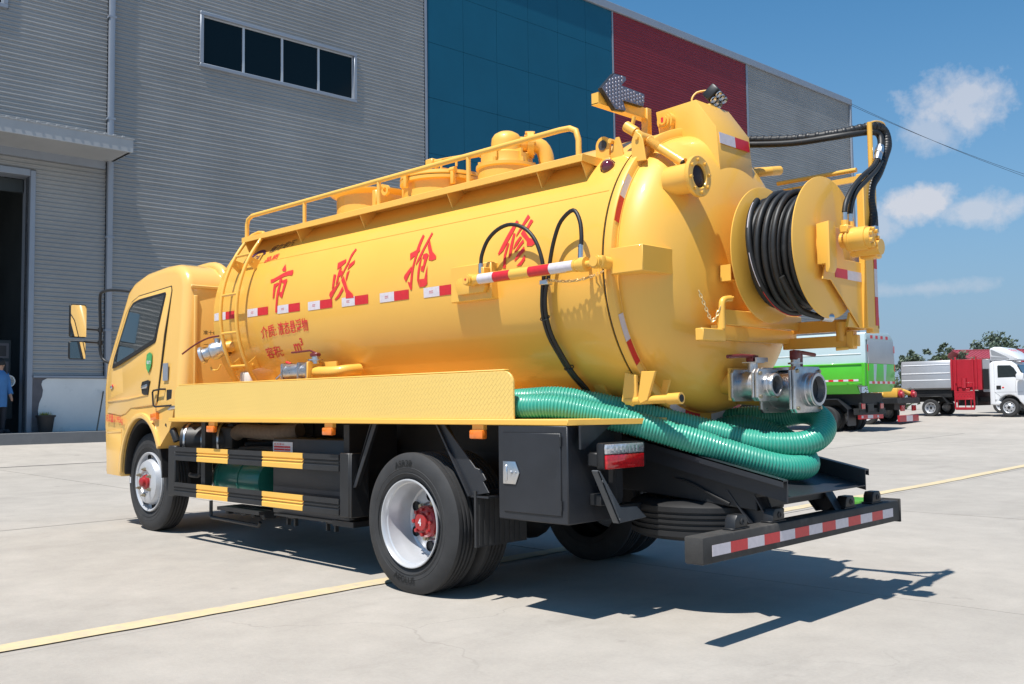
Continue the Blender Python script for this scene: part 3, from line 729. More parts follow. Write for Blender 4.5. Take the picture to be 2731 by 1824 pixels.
for z_, y_ in ((.98, -.62), (.90, -.6), (.86, -.66)): m.tube([(-3.0, y_, z_), (-2.5, y_-.03, z_+.02), (-1.9, y_, z_-.01)], .025, 8)
for k in range(9): m.box(-2.95+.09*k, -2.92+.09*k, -.50, -.47, .52, .80)
m.tube([(-3.45, -.92, .62), (-3.30, -.92, .62), (-3.27, -.92, .68), (-3.27, -.92, .84)], .022, 8, sub=2)
m.build('pipework', 'black', T)
MB().box(-3.16, -3.06, -.97, -.90, .56, .86, .012, 1).build('reservoir', 'white_plastic', T)
MB().box(-3.06, -2.99, -1.02, -.95, .50, 1.115).build('guard_hanger', 'black', T)
# green compressor cylinder behind the guard
m = MB().lathe([(0, -.02), (.10, 0), (.185, .035), (.20, .075), (.20, .78), (.185, .83), (0, .87)], (-3.12, -.72, .60), (1, 0, 0), 36)
gc = m.build('air_cylinder', 'green_tank', T)
for k in (.13, .50): MB().lathe([(.20, -.02), (.208, -.018), (.208, .018), (.20, .02)], (-3.12+k, -.72, .60), (1, 0, 0), 36).build('band', 'green_tank', gc)
# tool box / battery box with its notice
bb = MB().box(-2.02, -1.02, -.93, -.48, .375, .985, .012, 2).build('battery_box', 'black_sheet', T)
MB().box(-2.01, -1.72, -.934, -.931, .80, .955).build('notice_plate', 'white_paper', bb)
for i in range(6):
    text('notice_print', ['危 险 警 示', 'xxxxxxxxxx xxxxxx', 'xxxxxxx xxxx', 'xxxx xxxxxx', 'xxxxxxxxxx xxx', 'xxxxx xxxxxxxx'][i].replace('x', '一'), .016, 'red_text' if i < 4 else 'black_text', lambda u, v, i=i: (-1.99+u, -.936, .93-.022*i+v), bb, fit=(.24 if i else .15, .014))
m = MB().box(-1.02, -.76, -1.04, -.5, .36, .40).box(-1.0, -.93, -.95, -.5, .40, 1.1).box(-1.95, -1.0, -.96, -.5, .36, .374)
for x in (-1.75, -1.2):
    for dx in (-.055, .055): m.box(x+dx-.008, x+dx+.008, -.93, -.90, .29, .36)
    m.box(x-.055, x+.055, -.93, -.90, .345, .36)
m.build('box_carrier', 'black', T)
# step bracket hanging low under the guard
m = MB()
for z_ in (.27,): m.tube([(-2.95, -.98, .42), (-2.95, -.98, .29), (-2.93, -.98, .275), (-2.15, -.98, .26), (-2.13, -.98, .29)], .016, 8)
m.box(-2.9, -2.2, -.95, -.70, .34, .37)
for k in range(7): m.box(-2.85+.1*k, -2.80+.1*k, -.90+.02*(k % 3), -.78, .30+.012*(k % 2), .35, .008, 1)
m.build('valve_bracket', 'black', T)
# --- side guard
gd = MB()
GY = -1.08
gd.box(-3.575, -3.44, GY, GY+.05, .435, .895, .008, 1)
guard = gd.build('side_guard', 'black', T); gd = MB()
gd.box(-.875, -.755, GY, GY+.05, .435, .90, .008, 1).box(-.755, -.73, GY, GY+.16, .435, .90, .006, 1)
gd.build('guard_post', 'black', guard)
def rail(z0, z1):
    h = z1-z0
    prof = [(0, z0), (-.012, z0), (-.012, z0+h*.30), (-.004, z0+h*.40), (-.004, z0+h*.45), (-.014, z0+h*.48), (-.014, z0+h*.52), (-.002, z0+h*.56), (-.002, z0+h*.62), (-.012, z0+h*.68), (-.012, z1), (0, z1)]
    xs_ = [-3.44, -3.02, -2.475, -1.93, -1.345, -.875]
    for i in range(5):
        yel = i in (1, 3)
        m = MB(); m.prism([(GY+.006+y, z) for y, z in prof], 'x', xs_[i]+.001, xs_[i+1]-.001)
        m.build('guard_rail', 'yellow_dull' if yel else 'black', guard, ang=20)
rail(.765, .885); rail(.448, .565)
# --- braces, mudguards and flaps round the rear wheels
m = MB()
m.prism([(-.53, 1.118), (-.455, 1.118), (-.70, .66), (-.755, .64)], 'y', -1.06, -1.05, .003, seg=1)
m.prism([(-.515, 1.118), (-.50, 1.118), (-.735, .655), (-.75, .655)], 'y', -1.06, -1.00)
m.build('mudguard_brace', 'black_sheet', T); m = MB()
m.prism([(.20, 1.118), (.265, 1.118), (.56, .845), (.61, .835), (.655, .775), (.63, .76), (.68, .695), (.51, .665)], 'y', -1.065, -1.055, .003, seg=1)
m.prism([(.20, 1.118), (.215, 1.118), (.525, .67), (.51, .665)], 'y', -1.085, -.98)
m.box(.51, .68, -1.07, -.62, .66, .672)
m.build('mudguard_brace', 'black_sheet', T)
for sy in (-1, 1):
    m = MB().box(.555, .572, min(sy*1.075, sy*.62), max(sy*1.075, sy*.62), .35, .70)
    for k in range(9): m.box(.570, .577, min(sy*1.05, sy*.66)+.045*k, min(sy*1.05, sy*.66)+.02+.045*k, .36, .66)
    m.build('mudflap', 'rubber', T)
# --- deck, skirt and side marker lamps
m = MB()
m.box(-3.40, 1.425, -1.165, -.48, 1.117, 1.152, .004, 1)
m.prism([(1.425, -1.160), (1.62, -.74), (1.62, -.48), (1.425, -.48)], 'z', 1.119, 1.150)
m.box(-3.40, 1.425, .48, 1.165, 1.117, 1.152, .004, 1)
deck = m.build('deck', 'yellow_dull', T)
def rounded(x0, x1, z0, z1, r, n=6):
    p = [(x0, z0), (x1, z0)]
    for k in range(n+1): a = PI/2*k/n; p.append((x1-r+r*math.cos(a), z1-r+r*math.sin(a)))
    for k in range(n+1): a = PI/2+PI/2*k/n; p.append((x0+r+r*math.cos(a), z1-r+r*math.sin(a)))
    return p
for sy in (-1, 1):
    m = MB(); m.prism(rounded(-3.31, .985, 1.152, 1.44, .075), 'y', sy*1.150, sy*1.135, .002, seg=1)
    sk = m.build('skirt', 'checker', T)
    m = MB(); m.box(-3.24, .91, min(sy*1.150, sy*1.10), max(sy*1.150, sy*1.10), 1.4405, 1.452, .004, 1); m.build('skirt_fold', 'yellow_dull', sk)
    for x in (-2.644, -.915, .671):
        k = MB().box(x-.05, x+.05, min(sy*1.145, sy*1.115), max(sy*1.145, sy*1.115), 1.085, 1.117).build('lamp_bracket', 'yellow_dull', T)
        MB().box(x-.060, x+.060, min(sy*1.165, sy*1.12), max(sy*1.165, sy*1.12), 1.030, 1.086, .010, 2).build('side_marker_lamp', 'orange', k)
# --- rear tool cabinet
m = MB().box(.865, 1.418, -1.163, -.74, .563, 1.117, .006, 1); cab_ = m.build('tool_cabinet', 'black_sheet', T)
dr = MB().box(.920, 1.370, -1.170, -1.158, .610, 1.073, .003, 1).build('cabinet_door', 'black_sheet', cab_)
m = MB()
for a in ((.916, .9195, .606, 1.077), (1.3705, 1.374, .606, 1.077)): m.box(a[0], a[1], -1.1645, -1.1625, a[2], a[3])
for a in ((.606, .6095), (1.0735, 1.077)): m.box(.916, 1.374, -1.1645, -1.1625, a[0], a[1])
m.build('door_gap', 'plastic_black', cab_)
m = MB(); m.prism([(.918, .772), (1.02, .772), (1.052, .84), (1.02, .905), (.918, .905)], 'y', -1.171, -1.178, .004)
lt = m.build('latch', 'steel', cab_)
m = MB(); m.box(.935, .955, -1.184, -1.176, .79, .885, .004, 1).cyl((.985, -1.176, .84), (.985, -1.188, .84), .012, 12).cyl((1.022, -1.176, .84), (1.022, -1.186, .84), .008, 12)
m.build('latch_lever', 'steel', lt) if False else m.build('latch_lever', 'steel', cab_)
for z_ in (.64, 1.0): MB().cyl((1.373, -1.170, z_), (1.373, -1.170, z_+.055), .006, 8).build('hinge', 'black', cab_)
m = MB(); m.prism([(-1.13, 1.117), (-.86, 1.117), (-1.0, 1.04), (-1.10, .985), (-1.13, .985)], 'x', 1.475, 1.49)
m.build('deck_gusset', 'black_sheet', T)
# --- tail lamp, number plate bracket, spare wheel, tray, bumper
for sy in (-1, 1):
    c = -.875 if sy < 0 else .875
    m = MB().box(1.545, 1.60, c-.195, c+.195, .870, 1.020, .012, 2)
    if sy < 0: m.box(1.47, 1.56, -1.06, -.98, .885, .965, .008, 1)
    m.box(1.50, 1.555, c-.03, c+.03, .70, .90)
    tl = m.build('tail_lamp', 'plastic_black', T)
    MB().box(1.59, 1.615, c-.185, c+.160, .955, 1.012, .008, 2).build('clear_lens', 'clear_lens', tl)
    MB().box(1.59, 1.617, c-.183, c+.158, .873, .9535, .008, 2).build('red_lens', 'red_lens', tl)
    for k in range(5): MB().box(1.617, 1.619, c-.0+.014*k, c+.009+.014*k, .885, .892).build('lens_facet', 'red_hub', tl)
    for k in range(7): MB().box(1.614, 1.617, c-.12+.035*k, c-.105+.035*k, .965, 1.0).build('reflector_facet', 'steel', tl)
m = MB()
b0 = [(-1.115, .868), (-1.09, .868), (-.915, .655), (-.765, .648), (-.675, .578), (-.935, .566)]
m.prism([(y, z) for y, z in b0], 'x', 1.585, 1.592, .002, seg=1)
m.prism([(-1.115, .868), (-1.105, .872), (-.925, .570), (-.935, .566)], 'x', 1.55, 1.592)
for p_ in ((-1.07, .81), (-.925, .587)): m.cyl((1.588, p_[0], p_[1]), (1.596, p_[0], p_[1]), .008, 8)
m.build('plate_bracket', 'grey_bracket', T)
m = MB()
m.box(1.42, 1.47, -.80, -.745, .66, .73).box(1.42, 1.50, -.93, -.80, .765, .775).box(1.42, 1.50, -.98, -.80, .66, .725, .004, 1).box(1.36, 1.44, -.74, .74, .60, .64)
m.build('rear_outrigger', 'black', T)
m = MB(); tyre_mesh(m, (1.62, -.10, .545), (0, 0, 1), .465, .23, .28); m.lathe([(.28, -.06), (.2, -.08), (.08, -.08), (0, -.08)], (1.62, -.10, .545), (0, 0, 1), 36)
m.build('spare_wheel', 'dark', T)  # darker than the other tyres: shadow under the tray put into its colour
# hose tray sloping down to the rear
TS = .215
def tz(x): return .722+TS*(2.385-x)
m = MB()
def sheet(pts, t=.006):
    top = [m.bm.verts.new(p) for p in pts]; bot = [m.bm.verts.new((p[0], p[1], p[2]-t)) for p in pts]
    m.bm.faces.new(top); m.bm.faces.new(bot[::-1])
    for i in range(len(pts)): m.bm.faces.new((top[i], bot[i], bot[(i+1) % len(pts)], top[(i+1) % len(pts)]))
sheet([(1.30, -.47, tz(1.30)), (2.385, -.47, tz(2.385)), (2.385, .47, tz(2.385)), (1.30, .47, tz(1.30))])
for sy in (-1, 1):
    y0, y1 = sorted((sy*.47, sy*.478)); y2, y3 = sorted((sy*.47, sy*.525))
    for a, c_, h0, h1 in ((y0, y1, -.03, .085), (y2, y3, .085, .093)):
        q = []
        for x in (1.30, 2.385):
            for y in (a, c_):
                for h in (h0, h1): q.append(m.bm.verts.new((x, y, tz(x)+h)))
        for f in ((0, 1, 3, 2), (4, 6, 7, 5), (0, 4, 5, 1), (2, 3, 7, 6), (0, 2, 6, 4), (1, 5, 7, 3)): m.bm.faces.new([q[i] for i in f])
    q = []
    for x in (1.30, 2.385):
        for y in sorted((sy*.519, sy*.525)):
            for h in (.055, .093): q.append(m.bm.verts.new((x, y, tz(x)+h)))
    for f in ((0, 1, 3, 2), (4, 6, 7, 5), (0, 4, 5, 1), (2, 3, 7, 6), (0, 2, 6, 4), (1, 5, 7, 3)): m.bm.faces.new([q[i] for i in f])
tray = m.build('hose_tray', 'black_sheet', T)
for sy in (-1, 1):
    m = MB()
    m.prism([(1.98, .735), (2.16, .72), (2.26, .56), (2.12, .56)], 'y', sy*.39-.006, sy*.39+.006)
    m.prism([(1.98, .735), (1.99, .735), (2.13, .56), (2.12, .56)], 'y', sy*.39-.05, sy*.39+.05)
    m.prism([(2.15, .72), (2.16, .72), (2.26, .56), (2.25, .56)], 'y', sy*.39-.05, sy*.39+.05)
    m.build('bumper_stay', 'black_sheet', T)
m = MB().box(2.185, 2.298, -1.166, 1.160, .436, .572, .010, 2).box(2.17, 2.20, 1.09, 1.166, .43, .58, .006, 1).box(2.178, 2.304, 1.150, 1.166, .428, .58, .004, 1)
bp = m.build('rear_bumper', 'dusty_black', T)
ys_ = [-1.087, -.918, -.753, -.585, -.42, -.253, -.09, .07, .237, .403, .571, .734, .89, 1.046]
for i in range(13):
    MB().box(2.2985, 2.3005, ys_[i], ys_[i+1], .472, .527).build('white_tape' if i % 2 == 0 else 'red_tape', 'white_tape' if i % 2 == 0 else 'red_tape', bp)
for y in (-.772, -.385, .49, .866):
    s_ = MB().box(2.205, 2.275, y-.075, y+.085, .573, .582, .002, 1)
    s_.prism([(y-.06, .582), (y+.065, .582), (y+.065, .625), (y+.045, .648), (y-.035, .648), (y-.055, .625)], 'x', 2.21, 2.275, .006)
    q = s_.build('parking_sensor', 'plastic_black', bp)
    q2 = MB().lathe([(.018, 0), (.018, .004), (.011, .005), (.011, .001), (0, .001)], (2.2755, y+.01, .612), (1, 0, 0), 16).build('sensor_eye', 'rubber', bp)
MB().tube([(2.22, -.36, .64), (2.20, -.37, .70), (2.17, -.36, .76)], .006, 6).build('sensor_cable', 'plastic_black', T)
m = MB().tube([(1.45, -.40, .80), (1.7, -.44, .78), (1.9, -.445, .70), (2.0, -.44, .66)], .008, 6, sub=3); m.build('tail_cable', 'plastic_black', T)
MB().cyl((1.9, -.4355, .845), (1.9, -.44, .845), .03, 16).build('frame_hole', 'plastic_black', T)

# --- cab
def ysd(z): return 1.03*(1-.075*max(0., min(1.1, z-1.65)))
ARC = [(-4.25+.425*math.cos(R(a)), .60+.545*math.sin(R(a))) for a in range(28, 181, 8)]
prof = [(-5.00, .565), (-4.675, .56)]+ARC[::-1]+[(-3.70, 1.0), (-3.66, 1.03), (-3.60, 1.14), (-3.57, 1.24), (-3.46, 1.30), (-3.455, 2.39), (-3.50, 2.50), (-3.60, 2.58), (-3.72, 2.617), (-3.95, 2.625), (-4.35, 2.60),
        (-4.62, 2.535), (-4.75, 2.45), (-5.12, 1.70), (-5.165, 1.45), (-5.16, 1.05), (-5.10, .80), (-5.07, .57)]
m = MB()
v0 = [m.bm.verts.new((x, -1.03, z)) for x, z in prof]; v1 = [m.bm.verts.new((x, 1.03, z)) for x, z in prof]
f0 = m.bm.faces.new(v0); f1 = m.bm.faces.new(v1[::-1])
side = []
n = len(prof)
for i in range(n): side.append(m.bm.faces.new((v0[i], v1[i], v1[(i+1) % n], v0[(i+1) % n])))
bmesh.ops.recalc_face_normals(m.bm, faces=m.bm.faces[:])
big = [e for f in (f0, f1) for e in f.edges if min(v.co.z for v in e.verts) > 1.28 or (min(v.co.x for v in e.verts) < -5.06)]
bmesh.ops.bevel(m.bm, geom=big, offset=.085, segments=5, affect='EDGES', profile=.5)
bmesh.ops.triangulate(m.bm, faces=[f for f in m.bm.faces if len(f.verts) > 8])
for v in m.bm.verts:
    k = ysd(v.co.z)/1.03
    v.co.y *= k
cab = m.build('cab', 'cab', T, ang=30)
def cside(poly, t0, t1, name, mt, par, bev=.004, sy=-1, seg=2, ang=38):
    m = MB()
    m.prism(poly, 'y', 0, 1, bev, fn=lambda q: (q[0], sy*(ysd(q[2])+(t0 if q[1] < .5 else t1)), q[2]), seg=seg)
    return m.build(name, mt, par, ang=ang)
door = [(-3.745, 2.36), (-3.76, 2.40), (-4.45, 2.365), (-4.60, 2.315), (-4.72, 2.20), (-4.95, 1.75), (-5.02, 1.58), (-5.03, 1.20), (-4.72, 1.17), (-4.60, 1.19), (-4.48, 1.245), (-3.935, 1.275), (-3.92, 1.30), (-3.82, 1.95)]
for sy in (-1, 1):
    def cl(poly, *a, **k): return cside(poly, *a, sy=sy, **k)
    edge = [(-5.02, 1.58), (-4.95, 1.75), (-4.72, 2.20), (-4.60, 2.315), (-4.45, 2.365), (-3.76, 2.40), (-3.745, 2.36), (-3.82, 1.95), (-3.92, 1.30)]
    off = [(-5.03, 1.583), (-4.96, 1.755), (-4.728, 2.208), (-4.605, 2.325), (-4.452, 2.374), (-3.752, 2.410), (-3.734, 2.362), (-3.808, 1.952), (-3.908, 1.302)]
    for q in range(8): cl([edge[q], edge[q+1], off[q+1], off[q]], -.02, .0015, 'door_gap', 'plastic_black', cab, bev=.0)
    d = cl(door, -.02, .007, 'door', 'cab', cab, bev=.005)
    fr = [(-3.838, 2.335), (-3.86, 2.358), (-4.42, 2.335), (-4.56, 2.31), (-4.64, 2.25), (-4.90, 1.76), (-4.925, 1.655), (-4.885, 1.66), (-3.995, 1.875), (-3.975, 1.90)]
    cl(fr, -.01, .010, 'window_seal', 'plastic_black', cab, bev=.003)
    gl = [(-3.872, 2.315), (-3.89, 2.328), (-4.42, 2.305), (-4.54, 2.285), (-4.61, 2.235), (-4.865, 1.76), (-4.885, 1.70), (-4.86, 1.70), (-4.025, 1.905), (-4.01, 1.925)]
    cl(gl, -.01, .0125, 'side_window', 'glass', cab, bev=.0)
    cl([(-4.07, 1.475), (-4.055, 1.50), (-4.10, 1.515), (-4.22, 1.50), (-4.24, 1.46), (-4.22, 1.385), (-4.15, 1.365), (-4.09, 1.37)], -.01, .013, 'door_handle_cup', 'plastic_black', cab)
    cl([(-4.09, 1.455), (-4.10, 1.475), (-4.20, 1.46), (-4.22, 1.44), (-4.20, 1.43), (-4.10, 1.435)], .01, .026, 'door_handle', 'steel', cab)
    # crease along the door, arch lip, lower steps
    cl([(-5.03, 1.325), (-4.55, 1.345), (-4.10, 1.375), (-4.10, 1.368), (-4.55, 1.328), (-5.03, 1.308)], .0, .013, 'door_crease', 'cab', cab, bev=.004)
    lip = [(x, z) for x, z in ARC]
    out = [(-4.25+.470*math.cos(R(a)), .60+.60*math.sin(R(a))) for a in range(28, 181, 8)]
    cl(lip+out[::-1], -.02, .022, 'wheel_arch', 'cab', cab, bev=.008)
    cl([(-3.995, 1.185), (-3.87, 1.20), (-3.865, 1.135), (-3.99, 1.12)], .0, .032, 'side_repeater', 'orange', cab, bev=.006)
    cl([(-4.99, .705), (-4.73, .695), (-4.73, .665), (-4.99, .675)], -.01, .004, 'step_tread', 'steel', cab)
    cl([(-4.99, .735), (-4.76, .728), (-4.76, .70), (-4.99, .705)], -.01, .003, 'step_recess', 'plastic_black', cab)
    cl([(-5.04, 1.02), (-4.70, 1.035), (-4.70, 1.0), (-5.04, .985)], .0, .005, 'sill_moulding', 'cab', cab)
    cl([(-5.07, .985), (-4.70, .99), (-4.69, .56), (-5.03, .57)], -.01, .006, 'step_panel', 'cab', cab, bev=.006)
# wheel arch liners (dark inside)
m = MB(); pts = [(-4.25+.42*math.cos(R(a)), .60+.54*math.sin(R(a))) for a in range(0, 181, 12)]
m.prism(pts+[(x*1+.0, z-.02) for x, z in reversed([(-4.25+.40*math.cos(R(a)), .60+.52*math.sin(R(a))) for a in range(0, 181, 12)])], 'y', -1.01, -.55); m.prism(pts, 'y', -.56, -.54); m.build('arch_liner', 'plastic_black', cab); m = MB()
m.prism(pts+[(x, z-.02) for x, z in reversed([(-4.25+.40*math.cos(R(a)), .60+.52*math.sin(R(a))) for a in range(0, 181, 12)])], 'y', .55, 1.01); m.prism(pts, 'y', .54, .56)
m.build('arch_liner', 'plastic_black', cab)
# rear fender mudflap piece behind the front wheel
m = MB(); m.tube([(-3.74, -1.0, 1.09), (-3.66, -.99, 1.03), (-3.62, -.97, .93)], .035, 10); m.build('front_mudflap', 'plastic_black', cab)
# cab back: pressed ribs, seam and lettering
m = MB()
m.box(-3.462, -3.44, -.93, .93, 2.365, 2.395, .006, 1)
for y0, y1, z0, z1 in ((-.42, -.34, 1.5, 2.25), (.34, .42, 1.5, 2.25), (-.90, -.86, 1.4, 2.3), (.86, .90, 1.4, 2.3)): m.box(-3.46, -3.437, y0, y1, z0, z1, .012, 3)
m.box(-3.47, -3.42, -1.0, -.55, 1.285, 1.315, .004, 1)
m.build('back_panel_rib', 'cab', cab)
for y in (-.55, 0, .55):
    m = MB(); m.tube([(-4.2, y, 2.612), (-3.9, y, 2.628), (-3.7, y, 2.622), (-3.55, y, 2.565), (-3.48, y, 2.47), (-3.47, y, 2.42)], .05, 10, sub=2); m.build('roof_rib', 'cab', cab)
text('cab_lettering', '准十82', .055, 'black_text', lambda u, v: (-3.452, -.80+u, 1.93+v), cab, fit=(.15, .04))
text('cab_lettering', '二3活', .055, 'black_text', lambda u, v: (-3.452, -.80+u, 1.80+v), cab, fit=(.15, .045))
text('cab_lettering', '吨', .045, 'black_text', lambda u, v: (-3.452, -.78+u, 1.69+v), cab, fit=(.035, .035))
def onside(x0, z0, off=.0145):
    return lambda u, v: (x0+u, -(ysd(z0+v)+off), z0+v)
text('weight_lettering', '总质量:11995kg', .1, 'red_text', lambda u, v: (-5.02+u, -(ysd(1.1)+.024), 1.098-.06*u+v), cab, fit=(.40, .095))
m = MB(); sh = [(-4.145, 1.765), (-4.09, 1.785), (-4.035, 1.765), (-4.03, 1.68), (-4.05, 1.625), (-4.09, 1.585), (-4.13, 1.625), (-4.15, 1.68)]
cside(sh, .006, .0095, 'shield_sticker', 'green_sticker', cab, bev=0)
text('sticker_lettering', '瑞力', .04, 'white_paper', lambda u, v: (-4.132+u, -(ysd(1.7)+.0105), 1.668+v), cab, fit=(.085, .038))
m = MB(); m.ball((-4.94, -1.037, 1.46), .026, 10, (1, .35, .7)); m.build('door_badge', 'steel', cab)
MB().ball((-4.905, -1.040, 1.475), .018, 8, (.8, .3, .9)).build('badge_enamel', 'red_text', cab)
cside([(-3.80, 1.665), (-3.70, 1.665), (-3.70, 1.50), (-3.80, 1.50)], -.005, .002, 'data_sticker', 'trim', cab, bev=0)
MB().tube([(-3.76, -1.02, 1.42), (-3.78, -1.06, 1.42), (-3.93, -1.06, 1.41), (-3.95, -1.06, 1.39), (-3.93, -1.06, 1.27), (-3.90, -1.055, 1.255), (-3.62, -1.03, 1.265)], .009, 8).build('grab_handle', 'plastic_black', cab)
MB().box(-3.74, -3.62, -1.025, -.94, 1.26, 1.42, .01, 1).build('cab_lock', 'plastic_black', cab)
m = MB().tube([(-3.86, -.99, 1.18), (-3.62, -1.02, 1.245), (-3.5, -1.02, 1.25)], .02, 10); m.build('tilt_handle', 'steel', cab)
m = MB(); m.prism([(-5.16, 1.75), (-4.80, 2.44), (-4.78, 2.43), (-5.13, 1.74)], 'y', -.88, .88); m.build('windscreen', 'glass', cab)
m = MB().box(-5.20, -5.06, -.98, .98, .56, .80, .03, 2); m.build('front_bumper', 'cab', cab)
MB().box(-5.185, -5.165, -.8, .8, 1.15, 1.45, .01, 1).build('grille', 'plastic_black', cab)
for sy in (-1, 1): MB().box(-5.19, -5.12, sy*.83-.12, sy*.83+.12, .86, 1.06, .03, 2).build('headlamp', 'clear_lens', cab)
# mirrors
m = MB()
m.tube([(-4.72, -.90, 2.44), (-4.95, -1.0, 2.475), (-5.15, -1.05, 2.47), (-5.21, -1.055, 2.40), (-5.225, -1.04, 2.1), (-5.225, -1.04, 1.86), (-5.19, -1.02, 1.76), (-5.10, -.99, 1.72)], .016, 10, sub=3)
for z_, h in ((2.07, 0), (1.935, 0)):
    m.tube([(-5.225, -1.04, z_), (-5.225, -1.21, z_+.005)], .010, 8)
    m.cyl((-5.225, -1.04, z_-.022), (-5.225, -1.04, z_+.022), .026, 12)
m.box(-4.80, -4.70, -.93, -.86, 2.41, 2.475, .015, 2)
ma = m.build('mirror_arm', 'plastic_black', T)
def mirror(yc, zc, w, h, tilt):
    rt = Matrix.Translation((-5.205, yc, zc)) @ Matrix.Rotation(R(tilt), 4, 'Z')
    b = MB(); b.box(-.035, .0, -w/2, w/2, -h/2, h/2, .022, 3, mtx=rt)
    o = b.build('mirror_housing', 'plastic_black', ma)
    b = MB(); p = [(y, z) for y, z in rounded(-w/2+.009, w/2-.009, -h/2+.009, h/2-.009, .02)]
    b.prism(p, 'x', .0, .003); bmesh.ops.transform(b.bm, matrix=rt, verts=b.bm.verts[:])
    b.build('mirror_glass', 'mirror', ma)
mirror(-1.275, 2.155, .185, .345, 7); mirror(-1.28, 1.85, .18, .19, 5)
mm = MB().tube([(-4.72, .90, 2.44), (-5.15, 1.05, 2.47), (-5.225, 1.04, 2.1), (-5.225, 1.04, 1.86), (-5.10, .99, 1.72)], .016, 10, sub=3).box(-5.24, -5.205, 1.19, 1.37, 1.98, 2.33, .02, 2)
mm.build('mirror_arm', 'plastic_black', T)
# --- tank barrel
FX, SX = -3.05, 1.505       # front edge and rear seam
m = MB()
m.lathe([(0, FX-.22), (.35, FX-.205), (.65, FX-.14), (.83, FX-.06), (.905, FX-.01), (TR, FX+.03), (TR, -1.4), (TR, 0.), (TR, SX-.005), (TR-.03, SX-.005)], (0, 0, TZ), (1, 0, 0), 128, ref=(0, -1, 0))
tank = m.build('tank', 'yellow', T, ang=50)
m = MB()      # weld seam along the flank and two girth seams
for s0 in (28.5,):
    a = R(s0); m.tube([(FX+.02, -TR*math.cos(a), TZ+TR*math.sin(a)), (SX-.03, -TR*math.cos(a), TZ+TR*math.sin(a))], .0035, 6)
m.build('weld_seam', 'yellow', tank)
m = MB().lathe([(TR-.03, SX-.002), (TR-.006, SX-.002), (TR-.006, SX+.016), (TR-.03, SX+.016)], (0, 0, TZ), (1, 0, 0), 96); m.build('seal_ring', 'plastic_black', tank)
# cradle under the tank
m = MB()
for x in (-2.6, -1.2, .2, 1.2): m.prism([(-.62, 1.36), (-.45, 1.15), (.45, 1.15), (.62, 1.36), (0, 1.13)] if False else [(-.50, 1.15), (.50, 1.15), (.62, 1.36), (-.62, 1.36)], 'x', x-.04, x+.04)
m.box(-2.9, 1.35, -.50, -.47, 1.12, 1.32).box(-2.9, 1.35, .47, .50, 1.12, 1.32)
m.build('tank_cradle', 'yellow', T)
# curved patches on the barrel
def patch(x0, x1, s0, s1, name, mt, par=tank, off=.0025, n=4):
    m = MB(); prev = None
    for k in range(n+1):
        s_ = s0+(s1-s0)*k/n; cur = (m.bm.verts.new(onto(x0, s_, off)), m.bm.verts.new(onto(x1, s_, off)))
        if prev: m.bm.faces.new((prev[0], prev[1], cur[1], cur[0]))
        prev = cur
    return m.build(name, mt, par)
for i, xr in enumerate((-2.80, -2.262, -1.785, -1.337, -.882, -.412, .08)):
    c = .004-.0065*i
    patch(xr-.165, xr, c-.034, c+.034, 'white_tape', 'white_tape')
    patch(xr+.001, xr+.165, c-.034, c+.034, 'red_tape', 'red_tape')
    text('tape_print', 'CCC', .03, 'red_tape', lambda u, v, xr=xr, c=c: onto(xr-.105+u, c-.008+v, .0035), tank, fit=(.04, .018))
patch(-3.0, -2.965, -.03, .036, 'white_tape', 'white_tape')
# big brushed characters
for ch in GLYPHS:
    bm_ = bmesh.new(); bot = .0028
    for P in ch:
        try: f = bm_.faces.new([bm_.verts.new((x, s_, 0)) for x, s_ in P])
        except ValueError: continue
    bmesh.ops.triangulate(bm_, faces=bm_.faces[:])
    y = -.05
    while y < .5:
        bmesh.ops.bisect_plane(bm_, geom=bm_.verts[:]+bm_.edges[:]+bm_.faces[:], plane_co=(0, y, 0), plane_no=(0, 1, 0)); y += .02
    for v in bm_.verts: v.co = Vector(onto(v.co.x, v.co.y, .0042))
    me = bpy.data.meshes.new('brush_character'); bm_.to_mesh(me); bm_.free()
    link('brush_character', me, 'red_text', tank)
def tk(x0, s0, rise, off=.004):
    return lambda u, v: onto(x0+u+.12*v*0, s0+v+rise*u, off)
text('lettering', '介质:', .1, 'red_text', tk(-2.235, -.238, .06), tank, cut=.02, fit=(.24, .105))
text('lettering', '液态悬浮物', .1, 'red_text', tk(-1.965, -.222, .03), tank, cut=.02, fit=(.44, .108))
text('lettering', '容积:', .1, 'red_text', tk(-2.235, -.415, .05), tank, cut=.02, fit=(.26, .10))
text('lettering', 'm³', .1, 'red_text', tk(-1.79, -.385, .05), tank, cut=.02, fit=(.14, .12))
# maker's mark near the ladder head
def ring_patch(): 
    m = MB(); prev = None
    for k in range(29):
        a = R(15+250*k/28); w = .010+.010*math.sin(PI*k/28)
        cur = tuple(m.bm.verts.new(onto(-2.52+(.105+d)*math.cos(a), .535+(.072+d)*math.sin(a), .004)) for d in (-w, w))
        if prev: m.bm.faces.new((prev[0], prev[1], cur[1], cur[0]))
        prev = cur
    m.build('emblem', 'purple_text', tank)
ring_patch()
text('emblem_lettering', 'CW', .1, 'purple_text', tk(-2.575, .50, 0), tank, shear=.3, cut=.03, fit=(.10, .06))
text('emblem_lettering', '程力专汽', .1, 'black_text', tk(-2.36, .555, .1), tank, cut=.03, shear=.2, fit=(.36, .085))
text('emblem_lettering', '品质', .1, 'red_text', tk(-2.34, .45, .1), tank, cut=.03, fit=(.20, .06))
